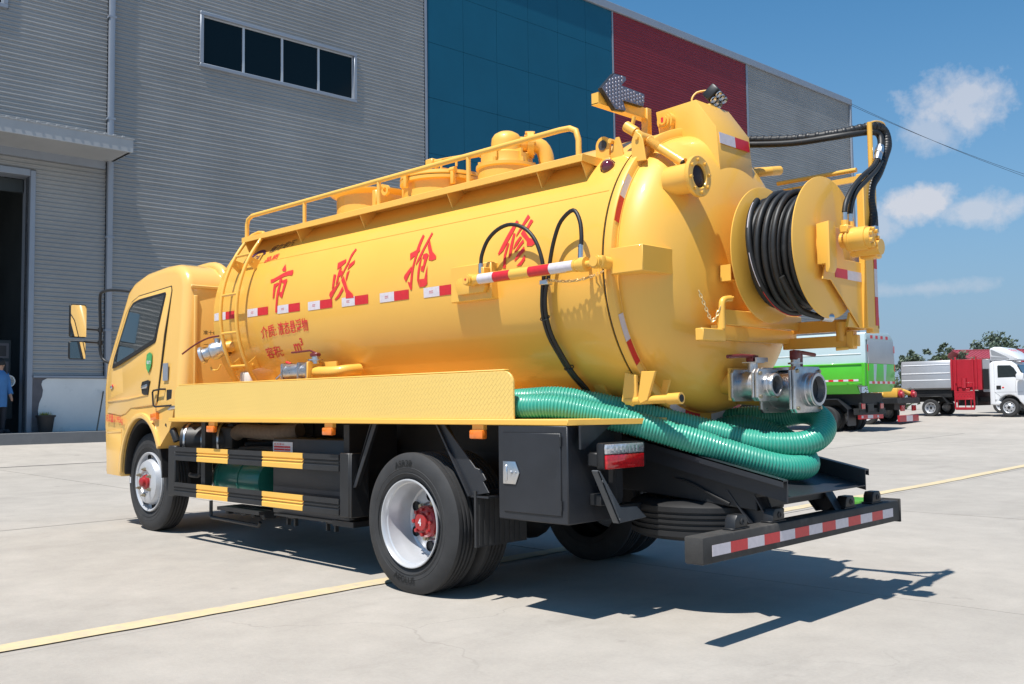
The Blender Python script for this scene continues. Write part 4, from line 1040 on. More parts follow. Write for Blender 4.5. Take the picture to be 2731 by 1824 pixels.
# --- rear door: ring, face band with tapes, dished head
DX0, DA, DR = 1.575, .36, .882
m = MB()
m.lathe([(TR-.04, SX+.014), (TR+.004, SX+.014), (TR+.008, DX0-.004), (TR+.004, DX0), (DR, DX0)]
        , (0, 0, TZ), (1, 0, 0), 128, ref=(0, -1, 0))
dr_ = []
NN = 22
for k in range(NN+1):
    t = PI/2*k/NN; rr_ = DR*math.cos(t)**(2/2.25) if k < NN else 0.
    hh = DA*math.sin(t)**(2/2.25)
    dr_.append((rr_, DX0+hh))
m.lathe(dr_, (0, 0, TZ), (1, 0, 0), 128, ref=(0, -1, 0))
rdoor = m.build('rear_door', 'yellow', T, ang=50)
def dome_x(y, z):
    q = math.hypot(y, z-TZ)/DR
    return DX0+DA*max(0., 1-q**2.25)**(1/2.25) if q < 1 else DX0
MB().tube([(DX0+.002, -(DR+.003)*math.cos(R(3*k)), TZ+(DR+.003)*math.sin(R(3*k))) for k in range(120)], .004, 6, closed=True).build('weld_bead', 'yellow', rdoor)
def arc_tape(a0, a1, mt):
    m = MB(); prev = None
    for k in range(9):
        a = R(a0+(a1-a0)*k/8)
        cur = tuple(m.bm.verts.new((DX0+.0025, -r_*math.cos(a), TZ+r_*math.sin(a))) for r_ in (.886, .934))
        if prev: m.bm.faces.new((prev[0], prev[1], cur[1], cur[0]))
        prev = cur
    m.build(mt, mt, rdoor)
for a0, a1, mt in ((35.2, 25.3, 'white_tape'), (25.1, 15., 'red_tape'), (-19, -29.4, 'white_tape'), (-29.6, -39.5, 'red_tape'), (-64.5, -74.6, 'white_tape'), (-74.8, -85, 'red_tape'), (-93, -104, 'white_tape'), (-104.2, -115.5, 'red_tape')):
    arc_tape(a0, a1, mt)
# --- walkways with brackets, rails
for sy in (-1, 1):
    m = MB()
    m.box(-2.75, 1.262, min(sy*.80, sy*.60), max(sy*.80, sy*.60), 2.752, 2.758)
    m.box(-2.75, 1.262, min(sy*.806, sy*.80), max(sy*.806, sy*.80), 2.712, 2.758, .002, 1)
    m.prism([(sy*.80, 2.752), (sy*.60, 2.752), (sy*.615, 2.70), (sy*.80, 2.716)], 'x', 1.256, 1.262)
    wk = m.build('walkway', 'yellow_dull', T)
    for x in (-2.735, -1.90, -1.02, .0, .86, 1.235):
        a = R(37); m = MB()
        m.prism([(sy*.795, 2.752), (sy*.60, 2.752), (sy*TR*math.cos(R(46))*1.0, TZ+TR*math.sin(R(46))), (sy*TR*math.cos(R(38)), TZ+TR*math.sin(R(38))), (sy*.78, 2.715)], 'x', x-.004, x+.004)
        m.build('walkway_bracket', 'yellow_dull', wk)
    y = sy*.775
    m = MB()
    m.tube([(-2.71, y, 2.757), (-2.71, y, 2.87), (-2.69, y, 2.92), (-2.62, y, 2.945), (-2.5, y, 2.945), (1.06, y, 2.95), (1.14, y, 2.945), (1.19, y, 2.92), (1.21, y, 2.86), (1.21, y, 2.757)], .0185, 12)
    hr = m.build('handrail', 'yellow_dull', T)
    for x in (-1.79, -.785, .215): MB().cyl((x, y, 2.757), (x, y, 2.945), .016, 10).build('rail_post', 'yellow_dull', hr)
# --- ladder at the front of the barrel
LX = (-2.71, -2.44); LR = TR+.10
def lad(a, r_=LR): return (-r_*math.cos(R(a)), TZ+r_*math.sin(R(a)))
m = MB()
path = lambda x, aa: [(x, *lad(a)) for a in aa]
p1 = path(LX[0], range(-48, 37, 4)); p2 = path(LX[1], range(-48, 37, 4))
tn = Vector((0, math.sin(R(36)), math.cos(R(36)))); e1 = Vector(p1[-1]); e2 = Vector(p2[-1])
top = [e1+tn*.09, e1+tn*.15+Vector((.04, 0, 0)), e1+tn*.17+Vector((.135, 0, 0)), e2+tn*.15-Vector((.04, 0, 0)), e2+tn*.09]
m.tube(p1+top+p2[::-1], .0165, 10)
ld = m.build('ladder', 'yellow', T)
for a in (30.5, 9.3, -9.3, -26): MB().tube([(LX[0], *lad(a)), (LX[1], *lad(a))], .0125, 8).build('rung', 'yellow', ld)
for x in LX:
    for a in (27, -27):
        c0 = Vector((x, *lad(a, TR-.01))); c1 = Vector((x, *lad(a, LR+.012))); t = Vector((0, math.sin(R(a)), math.cos(R(a))))*.055
        m = MB(); q = [c0-t, c0+t, c1+t*.5, c1-t*.5]
        va = [m.bm.verts.new(p+Vector((.0, 0, 0))) for p in q]; vb = [m.bm.verts.new(p+Vector((.008, 0, 0))) for p in q]
        m.bm.faces.new(va); m.bm.faces.new(vb[::-1])
        for i in range(4): m.bm.faces.new((va[i], vb[i], vb[(i+1) % 4], va[(i+1) % 4]))
        m.build('ladder_bracket', 'yellow', ld)
        mid = c0.lerp(c1, .5); MB().cyl((x+.008, mid.y, mid.z), (x+.022, mid.y, mid.z), .012, 6).build('bolt', 'yellow', ld)
# --- things on top of the barrel
TOPZ = TZ+TR
m = MB().lathe([(.33, -.10), (.33, .09), (.385, .125), (.385, .133), (.33, .115), (.31, .11), (0, .10)], (-1.86, 0, TOPZ), (0, 0, 1), 48); m.build('filler_pan', 'yellow', T)
m = MB().lathe([(.33, -.10), (.33, .055), (.36, .06), (.36, .085), (.34, .09)], (-.92, 0, TOPZ), (0, 0, 1), 48)
mh = m.build('manhole', 'yellow', T)
m = MB().lathe([(.355, .092), (.36, .10), (.355, .125), (.27, .145), (0, .158)], (-.92, 0, TOPZ), (0, 0, 1), 48); lidm = m.build('manhole_lid', 'yellow', mh)
for a in (200, 265, 330, 60, 130):
    m = MB(); c = (-.92+.375*math.cos(R(a)), .375*math.sin(R(a)))
    m.box(c[0]-.018, c[0]+.018, c[1]-.018, c[1]+.018, TOPZ+.0, TOPZ+.13, .008, 2).cyl((c[0]-.03, c[1], TOPZ+.115), (c[0]+.03, c[1], TOPZ+.115), .022, 10); m.build('swing_bolt', 'yellow', mh)
m = MB(); m.prism([(-1.28, TOPZ+.11), (-1.22, TOPZ+.215), (-.9, TOPZ+.215), (-.72, TOPZ+.16), (-.75, TOPZ+.12)], 'y', -.02, .01).tube([(-.98, -.02, TOPZ+.25), (-.98, -.02, TOPZ+.17)], .02, 8).tube([(-1.02, -.05, TOPZ+.27), (-.2, -.05, TOPZ+.215)], .022, 10).box(-1.05, -.96, -.09, -.01, TOPZ+.235, TOPZ+.295, .008, 1).cyl((-.42, -.05, TOPZ+.23), (-.20, -.05, TOPZ+.215), .032, 12)
m.tube([(-.72, -.2, TOPZ+.14), (-.72, -.2, TOPZ+.20), (-.70, -.2, TOPZ+.215), (-.56, -.2, TOPZ+.205), (-.54, -.2, TOPZ+.19), (-.54, -.2, TOPZ+.13)], .010, 8)
m.build('lid_clamp_arm', 'yellow', mh)
m = MB().box(-1.42, -1.36, -.36, -.30, TOPZ-.08, TOPZ+.06, .008, 1).cyl((-1.40, -.33, TOPZ+.03), (-1.30, -.33, TOPZ+.08), .022, 10)
m.lathe([(.022, -.012), (.045, -.012), (.045, .012), (.022, .012), (.022, -.012)], (-1.27, -.33, TOPZ+.04), (0, 1, 0), 20)
m.build('lifting_lug', 'yellow', T)
# safety valve tower
m = MB().lathe([(.225, -.12), (.225, .055), (.24, .065), (.24, .088), (.20, .092)], (-.18, 0, TOPZ), (0, 0, 1), 44)
vt = m.build('valve_tower', 'yellow', T)
m = MB().lathe([(.19, .088), (.178, .12), (.178, .175), (.135, .19), (.120, .20), (.120, .275), (.115, .31), (.095, .34), (.06, .36), (0, .368)], (-.18, 0, TOPZ), (0, 0, 1), 44); m.build('valve_cap', 'yellow', vt)
for k in range(6):
    m = MB(); a = R(20+60*k); m.box(-.008, .008, .12, .20, .09, .20, mtx=Matrix.Translation((-.18, 0, TOPZ)) @ Matrix.Rotation(a, 4, 'Z'))
    m.build('valve_rib', 'yellow', vt)
    c = (-.18+.21*math.cos(a+.5), .21*math.sin(a+.5)); MB().cyl((*c, TOPZ+.085), (*c, TOPZ+.125), .014, 6).build('bolt', 'yellow', vt)
m = MB().cyl((-.16, .02, TOPZ+.27), (-.075, .115, TOPZ+.265), .06, 20).cyl((-.075, .115, TOPZ+.265), (-.058, .134, TOPZ+.265), .105, 24).cyl((-.058, .134, TOPZ+.265), (-.042, .152, TOPZ+.265), .105, 24)
m.tube([(-.045, .15, TOPZ+.265), (.0, .20, TOPZ+.245), (.025, .225, TOPZ+.17), (.03, .23, TOPZ+.05), (.03, .23, TOPZ-.1)], .062, 18, sub=3)
for k in range(6):
    a = R(60*k); e = Vector((.67, .74, 0)); u_ = Vector((-.74, .67, 0))
    c = Vector((-.085, .105, TOPZ+.265))+u_*(.095*math.cos(a))+Vector((0, 0, .095*math.sin(a))); m.cyl(c, c+e*.075, .012, 6)
m.build('vent_elbow', 'yellow', vt)
# --- hood at the top of the rear door, with its lamp, pivot and signal arrow
hp = [(1.375, 3.115), (1.68, 3.128), (1.822, 2.928), (1.852, 2.575), (1.80, 2.50), (1.62, 2.80), (1.50, 2.92), (1.40, 2.95)]
m = MB(); m.prism(hp, 'y', -.195, .195, .006, seg=2); hood = m.build('door_hood', 'yellow', T)
MB().box(0, .002, -.175, .005, -.035, .035, mtx=Matrix.Translation((1.8325, 0, 2.86)) @ Matrix.Rotation(R(4.8), 4, 'Y').inverted()).build('white_tape', 'white_tape', hood)
MB().box(0, .002, .006, .17, -.035, .035, mtx=Matrix.Translation((1.8325, 0, 2.86)) @ Matrix.Rotation(R(4.8), 4, 'Y').inverted()).build('red_tape', 'red_tape', hood)
m = MB().cyl((1.47, -.19, 3.03), (1.47, -.235, 3.03), .058, 24).cyl((1.47, -.235, 3.03), (1.47, -.25, 3.03), .045, 24).cyl((1.47, -.25, 3.03), (1.47, -.262, 3.03), .03, 16).box(1.425, 1.515, -.231, -.19, 2.95, 3.03, .006, 1); m.build('pivot_boss', 'yellow', hood)
MB().box(1.463, 1.480, -.264, -.262, 3.015, 3.045).build('paint_mark', 'red_text', hood)
# work lamp
m = MB().cyl((1.60, .06, 3.08), (1.60, .06, 3.15), .045, 12).box(1.57, 1.64, .03, .10, 3.11, 3.165, .008, 1); m.tube([(1.55, .0, 3.15), (1.53, -.01, 3.20), (1.55, .02, 3.25), (1.60, .06, 3.26)], .007, 6, sub=3)
m.build('lamp_stand', 'yellow_dull', hood)
mt_ = Matrix.Translation((1.64, .11, 3.215)) @ Matrix.Rotation(R(48), 4, 'Y') @ Matrix.Rotation(R(-14), 4, 'X')
m = MB(); m.box(-.05, .02, -.085, .085, -.05, .05, .014, 2, mtx=mt_); wl = m.build('work_lamp', 'plastic_black', hood)
for iy in (-1, 0, 1):
    for iz in (-1, 1):
        m = MB(); m.lathe([(0, .012), (.012, .014), (.022, .026), (.0235, .02)], (0, 0, 0), (1, 0, 0), 16)
        bmesh.ops.transform(m.bm, matrix=mt_ @ Matrix.Translation((.006, iy*.05, iz*.023)), verts=m.bm.verts[:]); m.build('lamp_lens', 'clear_lens', wl)
# arrow
m = MB().box(1.27, 1.325, -.715, -.19, 3.075, 3.145).box(1.27, 1.33, -.715, -.19, 3.072, 3.08)
m.box(1.29, 1.34, -.24, -.19, 2.93, 3.145, .004, 1)
ar_beam = m.build('arrow_beam', 'yellow', hood)
ap = [(-.735, 3.157), (-.608, 3.278), (-.497, 3.285), (-.49, 3.265), (-.542, 3.218), (-.303, 3.213), (-.298, 3.205), (-.310, 3.132), (-.316, 3.126), (-.530, 3.120), (-.502, 3.064), (-.507, 3.056), (-.606, 3.046)]
m = MB(); m.prism(ap, 'x', 1.335, 1.365, .004); arrow = m.build('arrow_board', 'plastic_black', T)
cx_ = sum(p[0] for p in ap)/len(ap); cz_ = 3.165
m = MB(); m.prism([(-.53+(y+.53)*.975, cz_+(z-cz_)*.95) for y, z in ap], 'x', 1.3652, 1.369); m.build('arrow_plate', 'arrow_face', arrow)
def inside(p, poly):
    c = False; j = len(poly)-1
    for i in range(len(poly)):
        if (poly[i][1] > p[1]) != (poly[j][1] > p[1]) and p[0] < (poly[j][0]-poly[i][0])*(p[1]-poly[i][1])/(poly[j][1]-poly[i][1])+poly[i][0]: c = not c
        j = i
    return c
proto = None
for iy in range(24):
    for iz in range(12):
        y = -.745+.0305*iy; z = 3.045+.0235*iz+(.0117 if iy % 2 else 0)
        if not all(inside((y+dy, z+dz), ap) for dy, dz in ((.012, 0), (-.012, 0), (0, .012), (0, -.012))): continue
        if proto is None:
            mm_ = MB(); mm_.lathe([(.0105, 0), (.009, .0025), (.004, .0035), (0, .0035)], (0, 0, 0), (1, 0, 0), 8); proto = mm_.build('led_lens', 'led', arrow)
            proto.location = (1.3692, y, z)
        else:
            o = proto.copy(); COL.objects.link(o); o.location = (1.3692, y, z)
# --- door furniture
m = MB()
m.lathe([(.088, -.18), (.088, .0)], (1.935, -.595, 2.53), (1, 0, 0), 32)
m.lathe([(.085, 0), (.118, 0), (.120, .004), (.120, .022), (.116, .026), (.072, .026), (.066, .016), (.066, 0)], (1.935, -.595, 2.53), (1, 0, 0), 40)
sg = m.build('sight_port', 'yellow', rdoor)
MB().lathe([(.066, .012), (.05, .016), (0, .018)], (1.935, -.595, 2.53), (1, 0, 0), 28).build('port_glass', 'sight_glass', sg)
for k in range(8):
    a = R(10+45*k); c = (1.961, -.595+.094*math.cos(a), 2.53+.094*math.sin(a)); MB().cyl(c, (c[0]+.012, c[1], c[2]), .009, 6).build('bolt', 'yellow', sg)
# swing bolt clamp upper left with its spring
m = MB()
CY = -.60
A = Vector((1.585, CY, 2.825)); Bq = Vector((1.842, CY+.02, 2.632)); d = (Bq-A).normalized()
m.cyl(A-d*.165, A-d*.08, .033, 16).cyl(A-d*.08, A-d*.02, .024, 14).cyl(A+d*.0, A+d*.15, .016, 12).cyl(A+d*.13, Bq, .029, 16).tube([A-d*.12, A-d*.12+Vector((.025, 0, .075))], .012, 8)
m.cyl(A+Vector((-.01, -.06, 0)), A+Vector((-.01, .06, 0)), .034, 16)
cl_ = m.build('door_clamp', 'yellow', rdoor)
coil = []
nturn = 11; uu = d.orthogonal().normalized(); ww = d.cross(uu)
for k in range(nturn*10):
    a = 2*PI*k/10; coil.append(A+d*(.030+.105*k/(nturn*10))+uu*(.024*math.cos(a))+ww*(.024*math.sin(a)))
MB().tube(coil, .0042, 5).build('clamp_spring', 'yellow_dull', cl_)
for y in (-.672, -.535):
    m = MB(); m.prism([(1.535, 2.675), (1.64, 2.67), (1.618, 2.80), (1.60, 2.835), (1.575, 2.852), (1.548, 2.835), (1.535, 2.80)], 'y', y, y+.012, .003, seg=1); m.build('clamp_cheek', 'yellow', cl_)
MB().cyl((1.58, -.672, 2.815), (1.58, -.684, 2.815), .013, 10).build('bolt', 'yellow', cl_)
MB().cyl((1.846, CY+.0, 2.63), (1.851, CY+.0, 2.626), .016, 12).build('clamp_bore', 'dark', cl_)
m = MB(); m.prism([(1.30, 2.68), (1.43, 2.70), (1.42, 2.80), (1.395, 2.87), (1.37, 2.87), (1.34, 2.80)], 'y', -.615, -.600, .003, seg=1).cyl((1.345, -.64, 2.85), (1.345, -.585, 2.85), .016, 8); m.build('clamp_lug', 'yellow', T)
# lifting eye and the round red lamp
m = MB()
lug = [(1.20, 2.69), (1.30, 2.69), (1.312, 2.83)]+[(1.258+.056*math.cos(R(a)), 2.845+.056*math.sin(R(a))) for a in range(-10, 200, 15)]
m.prism(lug, 'y', -.60, -.582); le = m.build('lifting_eye', 'yellow', T)
MB().lathe([(0, 0), (.032, 0), (.032, .023), (0, .023)], (1.258, -.605, 2.845), (0, 1, 0), 20).build('eye_hole', 'backing', le)
m = MB().box(1.30, 1.365, -.665, -.645, 2.61, 2.74, .004, 1).prism([(1.27, 2.60), (1.36, 2.58), (1.36, 2.75), (1.33, 2.77)], 'y', -.66, -.648)
lb = m.build('lamp_plate', 'yellow', T)
MB().lathe([(.05, 0), (.052, .012), (.05, .034), (.046, .036)], (1.355, -.665, 2.672), (.55, -.83, 0), 24).build('lamp_collar', 'plastic_black', lb)
MB().lathe([(.045, .03), (.043, .05), (.034, .068), (.018, .078), (0, .081)], (1.355, -.665, 2.672), (.55, -.83, 0), 24).build('red_dome_lens', 'dark_red_lens', lb)
# ram brackets and hydraulic ram along the left side
m = MB().box(1.592, 1.822, -.968, -.58, 1.970, 2.118, .004, 1)
m.build('ram_lug', 'yellow', rdoor)
m = MB().box(.255, .64, -.985, -.86, 1.912, 2.15, .006, 1); rb = m.build('ram_bracket', 'yellow', T)
m = MB(); m.prism([(.33, 2.02), (.36, 2.06), (.60, 2.085), (.62, 1.99), (.60, 1.955), (.36, 1.955)], 'y', -1.02, -.985, .005); m.box(.565, .635, -1.045, -.985, 2.03, 2.11, .004, 1); m.build('bracket_cheek', 'yellow', rb)
RY = -1.045
m = MB()
p0, p1 = Vector((.60, RY, 2.035)), Vector((1.455, RY, 2.033))
m.cyl(p0, p1, .0345, 28).cyl(p0-Vector((.05, 0, 0)), p0+Vector((.012, 0, 0)), .031, 20)
m.cyl((1.44, RY, 2.033), (1.485, RY, 2.033), .043, 24).cyl((1.40, RY, 2.033), (1.412, RY, 2.033), .037, 24)
ram = m.build('hydraulic_ram', 'yellow', T)
m = MB().cyl((1.48, RY, 2.033), (1.56, RY, 2.036), .019, 16); m.build('ram_rod', 'yellow', ram)
for x in (.52, 1.575):
    m = MB().cyl((x, RY-.045, 2.036), (x, RY+.09, 2.036), .037, 20).cyl((x, RY-.052, 2.036), (x, RY-.045, 2.036), .03, 20).box(x-.045, x+.04, RY-.02, RY+.02, 2.0, 2.07, .012, 2)
    m.build('ram_pin', 'yellow', ram)
MB().cyl((.52, RY-.0535, 2.036), (.52, RY-.0525, 2.036), .008, 8).build('paint_mark', 'red_text', ram)
def tube_tape(x0, x1, mt):
    m = MB(); m.lathe([(.0355, x0-.6), (.0355, x1-.6)], (.60, RY, 2.0345), (1, 0, 0), 14, a0=R(-62), a1=R(62), ref=(0, -1, -.12)); m.build(mt, mt, ram)
for x0, x1, mt in ((.605, .742, 'white_tape'), (.743, .885, 'red_tape'), (1.045, 1.215, 'red_tape'), (1.216, 1.395, 'white_tape')): tube_tape(x0, x1, mt)
# hydraulic hoses of the ram
def fitting(p, q, par, r_=.016): MB().cyl(p, q, r_, 8).build('hose_fitting', 'steel', par)
ha = MB().tube([(.60, -1.035, 2.125), (.605, -1.03, 2.19), (.65, -1.02, 2.28), (.735, -1.01, 2.34), (.84, -1.0, 2.357), (.955, -.995, 2.315), (1.035, -.99, 2.232), (1.083, -.985, 2.11), (1.09, -.98, 2.0), (1.075, -.975, 1.94), (1.052, -.955, 1.80), (1.05, -.905, 1.66), (1.075, -.83, 1.53), (1.09, -.745, 1.42), (1.11, -.65, 1.33), (1.12, -.57, 1.24)], .0125, 10, sub=4).build('hydraulic_hose', 'hose_rubber', T)
hb = MB().tube([(1.43, -1.03, 2.14), (1.432, -1.025, 2.20), (1.408, -1.01, 2.30), (1.35, -1.0, 2.37), (1.25, -.995, 2.32), (1.19, -.99, 2.22), (1.15, -.985, 2.10), (1.125, -.98, 1.98), (1.10, -.975, 1.92), (1.078, -.955, 1.80), (1.078, -.905, 1.66), (1.10, -.83, 1.53), (1.115, -.745, 1.42), (1.135, -.65, 1.33), (1.14, -.57, 1.24)], .0125, 10, sub=4).build('hydraulic_hose', 'hose_rubber', T)
fitting((.60, -1.037, 2.07), (.60, -1.035, 2.135), ha); fitting((1.43, -1.035, 2.065), (1.43, -1.03, 2.15), hb); fitting((1.43, -1.032, 2.125), (1.43, -1.03, 2.155), hb, .013)
MB().box(1.07, 1.135, -1.0, -.95, 1.955, 1.985, .004, 1).build('hose_clip', 'steel', T)
for z_, y_, x_ in ((1.76, -.945, 1.062), (1.46, -.775, 1.10)): MB().tube([(x_+.034*math.cos(R(30*k)), y_+.022*math.sin(R(30*k))*.8, z_+.016*math.sin(R(30*k))) for k in range(12)], .004, 5, closed=True).build('cable_tie', 'plastic_black', T)
# chain pin hanging beside the seam
def chain_links(p, q, sag, n, name, par, r_=.0035, L_=.016, mt='chain'):
    p = Vector(p); q = Vector(q); m = MB()
    for k in range(n):
        t0 = k/n; t1 = (k+1)/n
        f = lambda t: p.lerp(q, t)-Vector((0, 0, 4*sag*t*(1-t)))
        a, b_ = f(t0), f(t1); d = (b_-a).normalized(); side = (d.orthogonal() if k % 2 else d.cross(d.orthogonal())).normalized()
        L2 = (b_-a).length*.62
        mid = (a+b_)/2; ring = []
        for j in range(10):
            a_ = 2*PI*j/10; ring.append(mid+d*(L2*math.cos(a_))+side*(L_*.45*math.sin(a_)))
        m.tube(ring, r_, 5, closed=True)
    return m.build(name, mt, par)
chain_links((1.13, -.985, 1.985), (1.53, -.955, 1.995), .03, 16, 'safety_chain', T)
m = MB().tube([(1.52, -.985, 2.01), (1.535, -.985, 1.93), (1.545, -.98, 1.90)], .007, 6).tube([(1.505, -.99, 2.0), (1.51, -.99, 1.93), (1.53, -.985, 1.90)], .006, 6); m.build('hook_pin', 'yellow', T)
# lower door hook and pin near the hose
m = MB()
m.prism([(1.50, 1.42), (1.58, 1.40), (1.585, 1.26), (1.55, 1.22), (1.50, 1.235), (1.47, 1.25)], 'y', -.735, -.715, .003, seg=1)
m.prism([(1.63, 1.42), (1.73, 1.42), (1.67, 1.255), (1.62, 1.235), (1.60, 1.26)], 'y', -.75, -.73, .003, seg=1); m.prism([(1.72, 1.37), (1.765, 1.37), (1.73, 1.27), (1.69, 1.27)], 'y', -.66, -.645)
m.cyl((1.50, -.72, 1.25), (1.88, -.72, 1.262), .024, 16).cyl((1.80, -.72, 1.259), (1.885, -.72, 1.263), .033, 18)
lh = m.build('lower_latch', 'yellow', rdoor)
MB().cyl((1.884, -.72, 1.263), (1.8865, -.72, 1.263), .022, 16).build('bore', 'dark', lh)
m = MB().cyl((1.70, .36, 2.74), (1.80, .50, 2.765), .03, 14).cyl((1.70, .40, 2.755), (1.75, .70, 2.81), .032, 16); m.build('clamp_arm', 'yellow', rdoor)
m = MB(); m.prism([(-.06, 1.02), (.10, 1.02), (.03, 1.13), (-.03, 1.13)], 'x', 1.5, 1.56); m.build('door_hinge_block', 'yellow', rdoor)
# --- high pressure hose reel on its swing frame
RY0, RZ0 = -.015, 2.12
m = MB()
m.box(1.93, 2.50, .455, .495, 1.665, 1.74, .004, 1).box(1.93, 1.975, .455, .495, 1.70, 2.62, .004, 1).box(2.455, 2.50, .40, .49, 1.64, 2.60, .004, 1)
m.tube([(1.86, .47, 2.665), (2.40, .47, 2.66)], .015, 10).box(1.90, 2.46, .462, .488, 2.585, 2.62)
m.box(1.955, 1.99, -.415, .49, 1.685, 1.775, .004, 1)          # lower cross beam along the door
m.box(1.945, 2.0, -.66, -.43, 1.585, 1.655, .004, 1)           # hinge plate
m.cyl((1.975, -.44, 1.59), (1.975, -.44, 1.77), .024, 14)
m.prism([(-.43, 1.685), (.50, 1.685), (.50, 1.60), (.05, 1.60), (-.40, 1.60)], 'x', 1.90, 1.945)
m.box(1.90, 2.40, .40, .44, 1.565, 1.635, .003, 1)
m.box(2.33, 2.375, .395, .452, 1.55, 1.66, .004, 1).tube([(2.35, .38, 1.555), (2.29, .34, 1.55)], .011, 8).cyl((2.29, .425, 1.60), (2.29, .425, 1.72), .035, 12)
m.prism([(.20, 1.755), (.452, 1.755), (.452, 1.668), (.16, 1.668)], 'x', 2.44, 2.456)
reel = m.build('hose_reel', 'yellow', T)
def disc(x, name):
    m = MB(); m.lathe([(.05, -.004), (.408, -.004), (.412, -.002), (.412, .003), (.408, .005), (.05, .005)], (x, RY0, RZ0), (1, 0, 0), 80)
    return m.build(name, 'yellow', reel)
disc(2.045, 'reel_flange'); disc(2.430, 'reel_flange')
MB().cyl((2.04, RY0, RZ0), (2.44, RY0, RZ0), .14, 32).build('reel_drum', 'yellow', reel)
# wound hose: one long spiral, several layers, each a little uneven
rng = random.Random(3)
def winding(r0, x0, x1, turns, ph, wob, rr=.0165):
    pts = []; N = 40
    for k in range(int(turns*N)+1):
        t = k/(turns*N); a = ph+2*PI*k/N
        rad = r0+wob*math.sin(a*1.0+k*.013)+.004*math.sin(k*.21)
        pts.append((x0+(x1-x0)*t+.008*math.sin(a+ph), RY0-rad*math.cos(a), RZ0+rad*math.sin(a)))
    return pts
m = MB(); m.tube(winding(.255, 2.075, 2.395, 10.2, 0, .002), .0175, 8); m.build('wound_hose', 'hose_rubber', reel)
m = MB(); m.tube(winding(.287, 2.395, 2.078, 9.6, .5, .004), .0175, 8); m.build('wound_hose', 'hose_rubber', reel)
m = MB(); m.tube(winding(.318, 2.08, 2.392, 7.4, .9, .005), .0185, 10); m.build('wound_hose', 'hose_rubber', reel)
m = MB(); m.tube(winding(.346, 2.13, 2.30, 3.3, 1.4, .007), .0185, 10)
last = []
for k in range(60):
    t = k/59; a = R(60-260*t); rad = .352+.01*math.sin(3*t)
    last.append((2.09+.20*t, RY0-rad*math.cos(a), RZ0+rad*math.sin(a)))
m.tube(last, .0185, 10); m.build('wound_hose', 'hose_rubber', reel)
# printed lines on the outer hose turn
for i, (a0, mt) in enumerate(((150, 'white_tape'), (175, 'white_tape'), (192, 'red_text'), (205, 'red_text'), (222, 'white_tape'), (238, 'white_tape'))):
    m = MB(); prev = None
    for k in range(9):
        a = R(180-a0+160-10*k/8); 
    q = []
    for k in range(7):
        t = (a0-145)/120+.02*k; a = R(60-260*min(1, t)); rad = .352+.01*math.sin(3*t)+.0192
        q.append((2.09+.20*t+.003, RY0-rad*math.cos(a), RZ0+rad*math.sin(a)))
    m.tube(q, .0022, 5); m.build('hose_print', mt, reel)
m = MB().tube([(2.30, RY0-.30, RZ0-.18), (2.33, RY0-.19, RZ0-.345), (2.36, RY0-.10, RZ0-.385), (2.40, RY0-.03, RZ0-.40)], .0185, 10, sub=3); m.build('wound_hose', 'hose_rubber', reel)
m = MB().cyl((2.40, RY0-.03, RZ0-.40), (2.43, RY0+.03, RZ0-.405), .025, 10); m.build('hose_coupling', 'steel', reel)
# rear support: bearing plate, gusset, post with tapes
m = MB()
m.prism([(-.13, 2.00), (-.13, 2.22), (.06, 2.24), (.12, 2.06), (.47, 2.06), (.47, 1.665), (.30, 1.665), (-.06, 1.925), (-.16, 1.925)], 'x', 2.462, 2.470, .002, seg=1)
m.box(2.458, 2.502, .33, .475, 1.665, 2.60, .004, 1)
m.build('bearing_plate', 'yellow', reel)
for z0, z1, mt in ((2.03, 2.13, 'red_tape'), (1.86, 2.03, 'white_tape'), (1.685, 1.858, 'red_tape')): MB().box(2.503, 2.505, .435, .475, z0, z1).build(mt, mt, reel)
MB().box(2.4705, 2.4725, -.01, .145, 1.945, 2.0).build('red_tape', 'red_tape', reel)
MB().box(2.4705, 2.4725, .146, .327, 1.943, 1.998).build('white_tape', 'white_tape', reel)
# sprocket, guard box and hydraulic motor
m = MB()
for k in range(22):
    a = 2*PI*k/22; m.box(.075, .095, -.006, .006, -.006, .006, mtx=Matrix.Translation((2.452, RY0, RZ0+.03)) @ Matrix.Rotation(a, 4, 'X') @ Matrix.Rotation(R(90), 4, 'Y').inverted())
m.lathe([(0, -.006), (.08, -.006), (.08, .006), (0, .006)], (2.452, RY0, RZ0+.03), (1, 0, 0), 44)
m.build('sprocket', 'yellow', reel)
m = MB(); m.prism([(2.452, 2.005), (2.452, 2.235), (2.528, 2.245), (2.528, 1.985), (2.515, 1.955), (2.50, 1.96), (2.50, 2.005)], 'y', -.185, -.10, .004); m.build('motor_guard', 'yellow', reel)
m = MB()
mo = Vector((2.50, .03, 2.155))
m.cyl(mo, mo+Vector((.05, 0, 0)), .045, 20).cyl(mo+Vector((.04, 0, 0)), mo+Vector((.155, 0, .0)), .068, 28).cyl(mo+Vector((.155, 0, 0)), mo+Vector((.185, 0, 0)), .06, 24).cyl(mo+Vector((.05, 0, -.0)), mo+Vector((.06, 0, 0)), .074, 28)
for k in range(7):
    a = 2*PI*k/7; c = mo+Vector((.18, .045*math.cos(a), .045*math.sin(a))); m.cyl(c, c+Vector((.02, 0, 0)), .011, 6)
m.cyl((2.53, .10, 2.11), (2.70, .10, 2.105), .045, 24).cyl((2.53, .10, 2.11), (2.56, .10, 2.11), .05, 24)
m.cyl((2.54, -.01, 2.22), (2.54, -.01, 2.265), .02, 8).cyl((2.54, .06, 2.22), (2.54, .06, 2.265), .02, 8).box(2.52, 2.57, -.04, .09, 2.19, 2.235, .006, 1)
m.box(2.56, 2.66, .12, .20, 2.05, 2.10, .008, 1)
m.build('reel_motor', 'yellow', reel)
